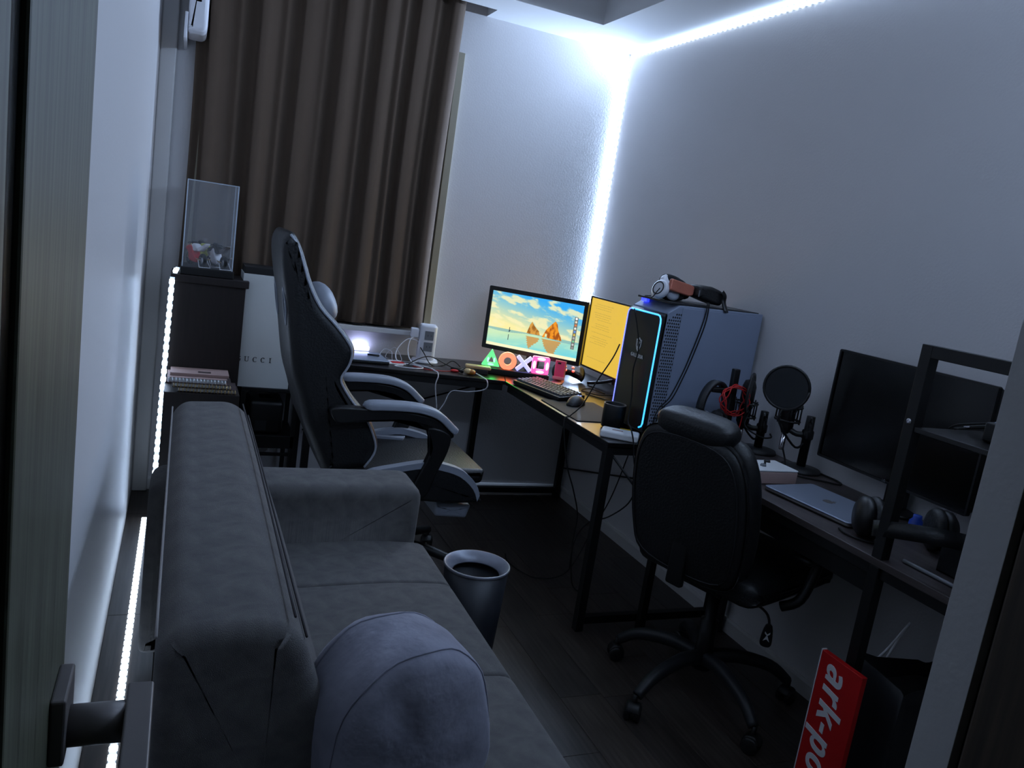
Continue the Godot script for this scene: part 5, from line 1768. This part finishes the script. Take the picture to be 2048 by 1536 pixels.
	m.slab(fruit, 0.0, 0.0006)
	m.slab(smooth_poly([Vector2(0.0, 0.015), Vector2(0.001, 0.019), Vector2(0.007, 0.024), Vector2(0.006, 0.019)], 3), 0.0, 0.0006)
	part(t, "emblem", m.mesh(), "steel_dark", Vector3(0.0, 0.0165, 0.0), Vector3(-PI / 2, 0, -PI / 2))
	# cables along that desk
	for r: Array in [
		["microphone_cable", "thick black microphone cable looping along the wall behind the laptop", 0.0032, "rubber", [Vector3(1.975, 0.84, -2.11), Vector3(1.98, 0.80, -2.09), Vector3(1.955, 0.77, -2.04), Vector3(1.955, 0.7685, -1.985), Vector3(2.01, 0.7685, -1.94), Vector3(2.06, 0.7685, -1.90), Vector3(2.085, 0.7685, -1.94), Vector3(2.083, 0.7685, -2.02)]],
		["cable", "black cable looping between the two microphones", 0.003, "rubber", [Vector3(1.955, 0.915, -2.285), Vector3(1.915, 0.87, -2.25), Vector3(1.95, 0.843, -2.20), Vector3(2.0, 0.842, -2.20), Vector3(2.03, 0.845, -2.24)]],
		["cable", "short red and green jack cable at the laptop corner", 0.004, "red_cable", [Vector3(1.735, 0.7735, -1.52), Vector3(1.745, 0.7735, -1.49)]],
		["white_cable", "white cable hanging in a long bend below the tower shelf", 0.003, "white_plastic", [Vector3(2.03, 1.09, -1.515), Vector3(2.03, 1.03, -1.505), Vector3(2.03, 0.975, -1.501), Vector3(2.03, 0.916, -1.458), Vector3(2.03, 0.87, -1.445), Vector3(2.03, 0.825, -1.464), Vector3(2.025, 0.79, -1.48), Vector3(2.02, 0.769, -1.47)]],
		["white_cable", "white cable curving away from the tower shelf towards the door", 0.003, "white_plastic", [Vector3(2.04, 1.09, -1.47), Vector3(2.04, 1.03, -1.475), Vector3(2.04, 0.985, -1.453), Vector3(2.04, 0.965, -1.41), Vector3(2.045, 0.93, -1.33), Vector3(2.05, 0.80, -1.25), Vector3(2.05, 0.769, -1.2)]],
		["white_cable", "stiff bright white bent cable end standing on the desk by the wall", 0.0045, "white_plastic", [Vector3(2.05, 0.766, -1.53), Vector3(2.05, 0.81, -1.53), Vector3(2.05, 0.826, -1.522), Vector3(2.05, 0.832, -1.508), Vector3(2.05, 0.843, -1.478)]]]:
		m = MB.new()
		m.tube(r[4], r[2], 7, 5)
		single(r[0], m.mesh(true), r[3], r[1], "cable")
	m = MB.new()
	m.tube([Vector3(1.746, 0.773, -1.487), Vector3(1.752, 0.771, -1.465)], 0.0045, 8)
	single("jack_plug", m.mesh(true), "green_cable", "green audio plug at the end of the short red cable", "plug")
	m = MB.new()
	m.tube([Vector3(1.69, 0.769, -1.53), Vector3(1.675, 0.769, -1.49), Vector3(1.69, 0.769, -1.44), Vector3(1.72, 0.769, -1.42)], 0.003, 6, 4)
	single("cable", m.mesh(true), "rubber", "black cable curling from the headphones at the desk edge", "cable")
	# headphones under the shelf
	var hp := headphones("large black over-ear headphones on the desk under the tower shelf", Vector3(1.80, DESK_B + 0.0005, -1.425), -0.55, 0.15, "black_plastic")
	hp.scale = Vector3(1.25, 1.25, 1.25)
	hp.get_node("headband").rotation = Vector3(1.25, 0, 0)
	hp.get_node("headband").position = Vector3(0, 0.02, 0.0)
	m = MB.new()
	m.lathe([Vector2(0, 0), Vector2(0.019, 0), Vector2(0.020, 0.003), Vector2(0.0195, 0.034), Vector2(0.012, 0.042), Vector2(0.012, 0.052), Vector2(0, 0.052)], 18)
	single("bottle", m.mesh(true), "blue", "small blue bottle standing behind the large headphones", "bottle", Vector3(1.94, DESK_B, -1.50))
	# tray-like box on the desk under the shelf
	t = thing("storage_box", "dark fabric box with a pale edge standing on the desk inside the tower", "box", Vector3(1.85, DESK_B, -1.15))
	m = MB.new()
	m.box(Vector3(-0.10, 0.0, -0.12), Vector3(0.14, 0.004, 0.16), 0.001)
	for e: Array in [[Vector3(-0.10, 0, -0.12), Vector3(-0.096, 0.075, 0.16)], [Vector3(0.136, 0, -0.12), Vector3(0.14, 0.075, 0.16)], [Vector3(-0.096, 0, -0.12), Vector3(0.136, 0.075, -0.116)], [Vector3(-0.096, 0, 0.156), Vector3(0.136, 0.075, 0.16)]]:
		m.box(e[0], e[1], 0.001)
	part(t, "body", m.mesh(), "mesh_grey")
	m = MB.new()
	m.frame(rect2(0.246, 0.286, 0.004, 2), rect2(0.23, 0.27, 0.004, 2), 0.0, 0.004, Transform3D(Basis(Vector3.RIGHT, Vector3(0, 0, -1), Vector3.UP), Vector3(0.02, 0.075, 0.02)))
	part(t, "edge", m.mesh(), "grey_plastic")
	m = MB.new()
	m.tube([Vector3(1.690, 0.7705, -1.315), Vector3(1.690, 0.7705, -1.0)], 0.005, 8)
	single("rod", m.mesh(true), "grey_plastic", "thin grey rod lying along the front edge of the desk in the tower", "rod")
	# on the tower shelf
	t = thing("adapter", "black power adapter with a pale top on the tower shelf", "adapter", Vector3(1.775, 1.1085, -1.17), 0.15)
	part(t, "body", MB.new().rbox(Vector3(0.09, 0.046, 0.12), 0.006, 2, Vector3(0, 0.0235, 0)).mesh(true), "ink_black")
	part(t, "top_label", MB.new().rbox(Vector3(0.07, 0.004, 0.09), 0.0015, 1, Vector3(0, 0.0475, 0)).mesh(), "alu")
	t = thing("usb_cable", "black cable with a bright metal plug lying on the tower shelf", "cable", Vector3(1.80, 1.1085, -1.3))
	m = MB.new()
	m.tube([Vector3(-0.05, 0.004, -0.015), Vector3(0.0, 0.02, 0.02), Vector3(0.01, 0.05, 0.10), Vector3(-0.02, 0.056, 0.20), Vector3(-0.03, 0.056, 0.30)], 0.003, 7, 5)
	m.tube([Vector3(-0.065, 0.004, -0.018), Vector3(-0.06, 0.022, 0.01), Vector3(-0.03, 0.05, 0.11), Vector3(-0.05, 0.058, 0.22), Vector3(-0.05, 0.056, 0.30)], 0.0025, 7, 5)
	part(t, "cord", m.mesh(true), "rubber")
	m = MB.new()
	m.rbox(Vector3(0.014, 0.010, 0.05), 0.003, 2, Vector3(-0.02, 0.022, 0.03), Basis(Vector3.RIGHT, -0.3))
	part(t, "grip", m.mesh(true), "ink_black")
	m = MB.new()
	m.rbox(Vector3(0.011, 0.0045, 0.016), 0.0008, 1, Vector3(-0.022, 0.0135, -0.002), Basis(Vector3.RIGHT, -0.3))
	part(t, "metal_plug", m.mesh(), "chrome")
	# below the desk: red board and the carrier bag
	t = thing("red_board", "narrow red board with large white lettering leaning under the desk", "sign", Vector3(1.605, 0, -1.34))
	m = MB.new()
	m.box(Vector3(-0.008, 0.004, -0.068), Vector3(0.008, 0.482, 0.068), 0.001)
	part(t, "board", m.mesh(), "red")
	part(t, "white_edge", MB.new().rbox(Vector3(0.0162, 0.482, 0.003), 0.0005).mesh(), "paper_white", Vector3(0, 0.243, -0.0698))
	var wm := text_mesh("ark-po", 0.098, 0.0015, "Droid Sans", 700)
	wm.horizontal_alignment = HORIZONTAL_ALIGNMENT_LEFT
	wm.vertical_alignment = VERTICAL_ALIGNMENT_CENTER
	var slant := Basis(Vector3.RIGHT, Vector3(0.17, 1, 0), Vector3.BACK)
	var l := part(t, "lettering", wm, "paper_white")
	l.transform = Transform3D(Basis(Vector3(0, -1, 0), Vector3(0, 0, 1), Vector3(-1, 0, 0)) * slant, Vector3(-0.0088, 0.462, -0.006))
	t = thing("carrier_bag", "dark open carrier bag with white rope handles behind the red board", "bag", Vector3(1.83, 0, -1.30))
	m = MB.new()
	var rings := []
	for k in 5:
		var f := k / 4.0
		var ring := []
		for i in 32:
			var a := TAU * i / 32
			var sq := pow(absf(cos(a)), 0.35) * signf(cos(a))
			var sz := pow(absf(sin(a)), 0.35) * signf(sin(a))
			ring.append(Vector3(sq * (0.138 + 0.012 * sin(a * 3.0 + f * 2.0) * f), 0.002 + f * (0.46 + 0.02 * sin(a * 2.0) * f), sz * (0.085 + 0.02 * f * sin(a * 2 + 1.0))))
		rings.append(ring)
	for k in 4:
		var f := 1.0 - k / 3.0 * 0.97
		var ring := []
		for i in 32:
			var q: Vector3 = rings[4][i]
			ring.append(Vector3(q.x * 0.985, 0.006 + f * (q.y - 0.004), q.z * 0.975))
		rings.append(ring)
	m.loft(rings)
	part(t, "bag_wall", m.mesh(true), "dark_plastic")
	m = MB.new()
	blob(m, Vector3(0.128, 0.09, 0.072), Vector3(0, 0.34, 0), 22, 10, 0.6)
	part(t, "contents", m.mesh(true), "black_fabric")
	for h: Array in [[Vector3(-0.10, 0.42, -0.088), Vector3(-0.04, 0.48, -0.08), Vector3(0.02, 0.56, -0.075), Vector3(0.0, 0.50, -0.085), Vector3(-0.02, 0.44, -0.09)], [Vector3(-0.06, 0.42, 0.090), Vector3(-0.04, 0.47, 0.084), Vector3(0.02, 0.535, 0.078), Vector3(0.028, 0.55, 0.074), Vector3(0.02, 0.52, 0.078), Vector3(0.03, 0.43, 0.094)]]:
		m = MB.new()
		m.tube(h, 0.0035, 7, 6)
		part(t, "handle", m.mesh(true), "paper_white", Vector3.ZERO, Vector3.ZERO, "white rope handle")


# ---------------------------------------------------------------- on the cabinet
func motorbike(label: String, p: Vector3, yaw: float, a: String, b: String, c: String) -> void: # model bike, 0.17 m long, x forward
	var t := thing("model_motorbike", label, "model motorbike", p, yaw)
	for x: float in [-0.058, 0.058]:
		var m := MB.new()
		var ring := []
		for i in 25:
			ring.append(Vector3(x + 0.021 * cos(TAU * i / 24), 0.030 + 0.021 * sin(TAU * i / 24), 0))
		m.tube(ring, 0.0085, 8)
		part(t, "tyre", m.mesh(true), "rubber")
		m = MB.new()
		m.lathe([Vector2(0, -0.006), Vector2(0.005, -0.006), Vector2(0.016, -0.002), Vector2(0.016, 0.002), Vector2(0.005, 0.006), Vector2(0, 0.006)], 14, Transform3D(Basis(Vector3.RIGHT, PI / 2), Vector3(x, 0.030, 0)))
		part(t, "wheel", m.mesh(true), "spiral_silver")
	var m := MB.new()
	soft(smooth_poly([Vector2(0.02, 0.085), Vector2(0.062, 0.082), Vector2(0.078, 0.066), Vector2(0.05, 0.052), Vector2(0.038, 0.022), Vector2(-0.02, 0.016), Vector2(-0.03, 0.028), Vector2(0.0, 0.055)], 3), -0.017, 0.017, 0.007, 3, Transform3D(), m)
	part(t, "fairing", m.mesh(true), a)
	m = MB.new()
	soft(smooth_poly([Vector2(0.03, 0.085), Vector2(0.01, 0.095), Vector2(-0.02, 0.086), Vector2(-0.03, 0.07), Vector2(0.01, 0.062)], 3), -0.014, 0.014, 0.006, 3, Transform3D(), m)
	part(t, "tank", m.mesh(true), b)
	m = MB.new()
	soft(smooth_poly([Vector2(-0.02, 0.078), Vector2(-0.05, 0.088), Vector2(-0.092, 0.104), Vector2(-0.088, 0.094), Vector2(-0.05, 0.070), Vector2(-0.02, 0.066)], 3), -0.011, 0.011, 0.004, 3, Transform3D(), m)
	part(t, "tail", m.mesh(true), c)
	m = MB.new()
	soft(smooth_poly([Vector2(0.05, 0.088), Vector2(0.030, 0.106), Vector2(0.024, 0.100), Vector2(0.04, 0.084)], 3), -0.012, 0.012, 0.004, 2, Transform3D(), m)
	part(t, "windscreen", m.mesh(true), "dark_plastic")
	m = MB.new()
	for s: float in [-0.012, 0.012]:
		m.tube([Vector3(0.032, 0.092, s), Vector3(0.058, 0.030, s)], 0.0025, 6)
		m.tube([Vector3(-0.02, 0.034, s), Vector3(-0.058, 0.030, s)], 0.003, 6)
	part(t, "fork", m.mesh(true), "spiral_gold")
	m = MB.new()
	m.tube([Vector3(0.026, 0.094, -0.028), Vector3(0.034, 0.097, -0.012), Vector3(0.034, 0.097, 0.012), Vector3(0.026, 0.094, 0.028)], 0.0022, 6, 3)
	part(t, "handlebar", m.mesh(true), "ink_black")
	m = MB.new()
	m.tube([Vector3(0.02, 0.024, 0.012), Vector3(-0.02, 0.016, 0.014), Vector3(-0.065, 0.045, 0.016), Vector3(-0.085, 0.055, 0.016)], [0.003, 0.006], 8, 4)
	part(t, "exhaust", m.mesh(true), "steel_dark")
	m = MB.new()
	m.tube([Vector3(-0.058, 0.030, -0.020), Vector3(-0.08, 0.003, -0.024), Vector3(-0.08, 0.003, 0.024), Vector3(-0.058, 0.030, 0.020)], 0.002, 6)
	part(t, "stand", m.mesh(true), "white_plastic")


func put_cabinet_things() -> void:
	var t := thing("display_case", "tall clear display case on a black base holding model motorbikes", "display case", Vector3(0.096, 1.0625, -3.693))
	var m := MB.new()
	m.box(Vector3(-0.106, 0.0, -0.118), Vector3(0.106, 0.032, 0.118), 0.003)
	part(t, "base", m.mesh(), "black_plastic")
	var h := [0.033, 0.386]
	for e: Array in [[Vector3(-0.1, h[0], -0.112), Vector3(-0.0975, h[1], 0.112)], [Vector3(0.0975, h[0], -0.112), Vector3(0.1, h[1], 0.112)], [Vector3(-0.0975, h[0], 0.1095), Vector3(0.0975, h[1], 0.112)], [Vector3(-0.0975, h[0], -0.112), Vector3(0.0975, h[1], -0.1095)], [Vector3(-0.1, h[1], -0.112), Vector3(0.1, h[1] + 0.0025, 0.112)]]:
		m = MB.new()
		m.box(e[0], e[1], 0.0004)
		part(t, "pane", m.mesh(), "acrylic")
	for x: float in [-0.0985, 0.0985]:
		for z: float in [-0.1105, 0.1105]:
			m = MB.new()
			m.box(Vector3(x - 0.0022, h[0], z - 0.0022), Vector3(x + 0.0022, h[1] + 0.003, z + 0.0022), 0.0006)
			part(t, "edge", m.mesh(), "acrylic_edge")
	for e: Array in [[Vector3(-0.1, h[1], 0.1085), Vector3(0.1, h[1] + 0.0035, 0.1125)], [Vector3(-0.1, h[1], -0.1125), Vector3(0.1, h[1] + 0.0035, -0.1085)], [Vector3(0.0965, h[1], -0.11), Vector3(0.1005, h[1] + 0.0035, 0.11)], [Vector3(-0.1005, h[1], -0.11), Vector3(-0.0965, h[1] + 0.0035, 0.11)]]:
		m = MB.new()
		m.box(e[0], e[1], 0.0006)
		part(t, "edge", m.mesh(), "acrylic_edge")
	motorbike("white and red model racing motorbike in the front of the display case", Vector3(0.052, 1.0957, -3.66), 2.0, "red", "white_plastic", "white_plastic")
	motorbike("white and black model motorbike at the right of the display case", Vector3(0.138, 1.0957, -3.66), 1.95, "white_plastic", "ink_black", "steel_dark")
	motorbike("yellow and black model motorbike at the back of the display case", Vector3(0.085, 1.0957, -3.735), 2.2, "lime", "lime", "ink_black")
	# ring-bound notebooks
	var yy := 0.5985
	var dat := [["lowest", 0.032, "cover_dark", "spiral_gold", 0.018], ["middle", 0.010, "cover_dark", "spiral_gold", 0.018], ["topmost", -0.010, "cover_pink", "spiral_silver", 0.022]]
	for i in 3:
		t = thing("notebook", "%s ring-bound notebook of the stack of three on the cabinet ledge" % dat[i][0], "notebook", Vector3(0.098 + dat[i][1], yy, -3.487), 0.0, "notebooks on the cabinet ledge")
		m = MB.new()
		m.box(Vector3(-0.112, 0.0018, -0.075), Vector3(0.112, float(dat[i][4]) - 0.0018, 0.062), 0.0008)
		part(t, "pages", m.mesh(), "paper_white")
		for y: float in [0.0009, float(dat[i][4]) - 0.0009]:
			m = MB.new()
			m.box(Vector3(-0.115, y - 0.0008, -0.078), Vector3(0.115, y + 0.0008, 0.068), 0.0003)
			part(t, "cover", m.mesh(), dat[i][2])
		var ring := []
		for k in 15:
			ring.append(Vector3(0, float(dat[i][4]) * 0.5 + 0.0105 * sin(TAU * k / 14) * 0.8, 0.070 + 0.0105 * cos(TAU * k / 14)))
		var rm := MB.new().tube(ring, 0.0022, 5).mesh(true)
		for k in 17:
			part(t, "ring", rm, dat[i][3], Vector3(-0.108 + k * 0.0135, 0, 0))
		yy += float(dat[i][4]) + 0.0004
	t = thing("booklet", "thin pinkish booklet with a dark band lying on top of the notebooks", "booklet", Vector3(0.095, yy, -3.50))
	m = MB.new()
	m.box(Vector3(-0.112, 0.0, -0.07), Vector3(0.116, 0.012, 0.05), 0.001)
	part(t, "pages", m.mesh(), "cover_pink")
	part(t, "dark_band", MB.new().rbox(Vector3(0.05, 0.0008, 0.03), 0.0003).mesh(), "cover_dark", Vector3(0.02, 0.0124, 0.01))
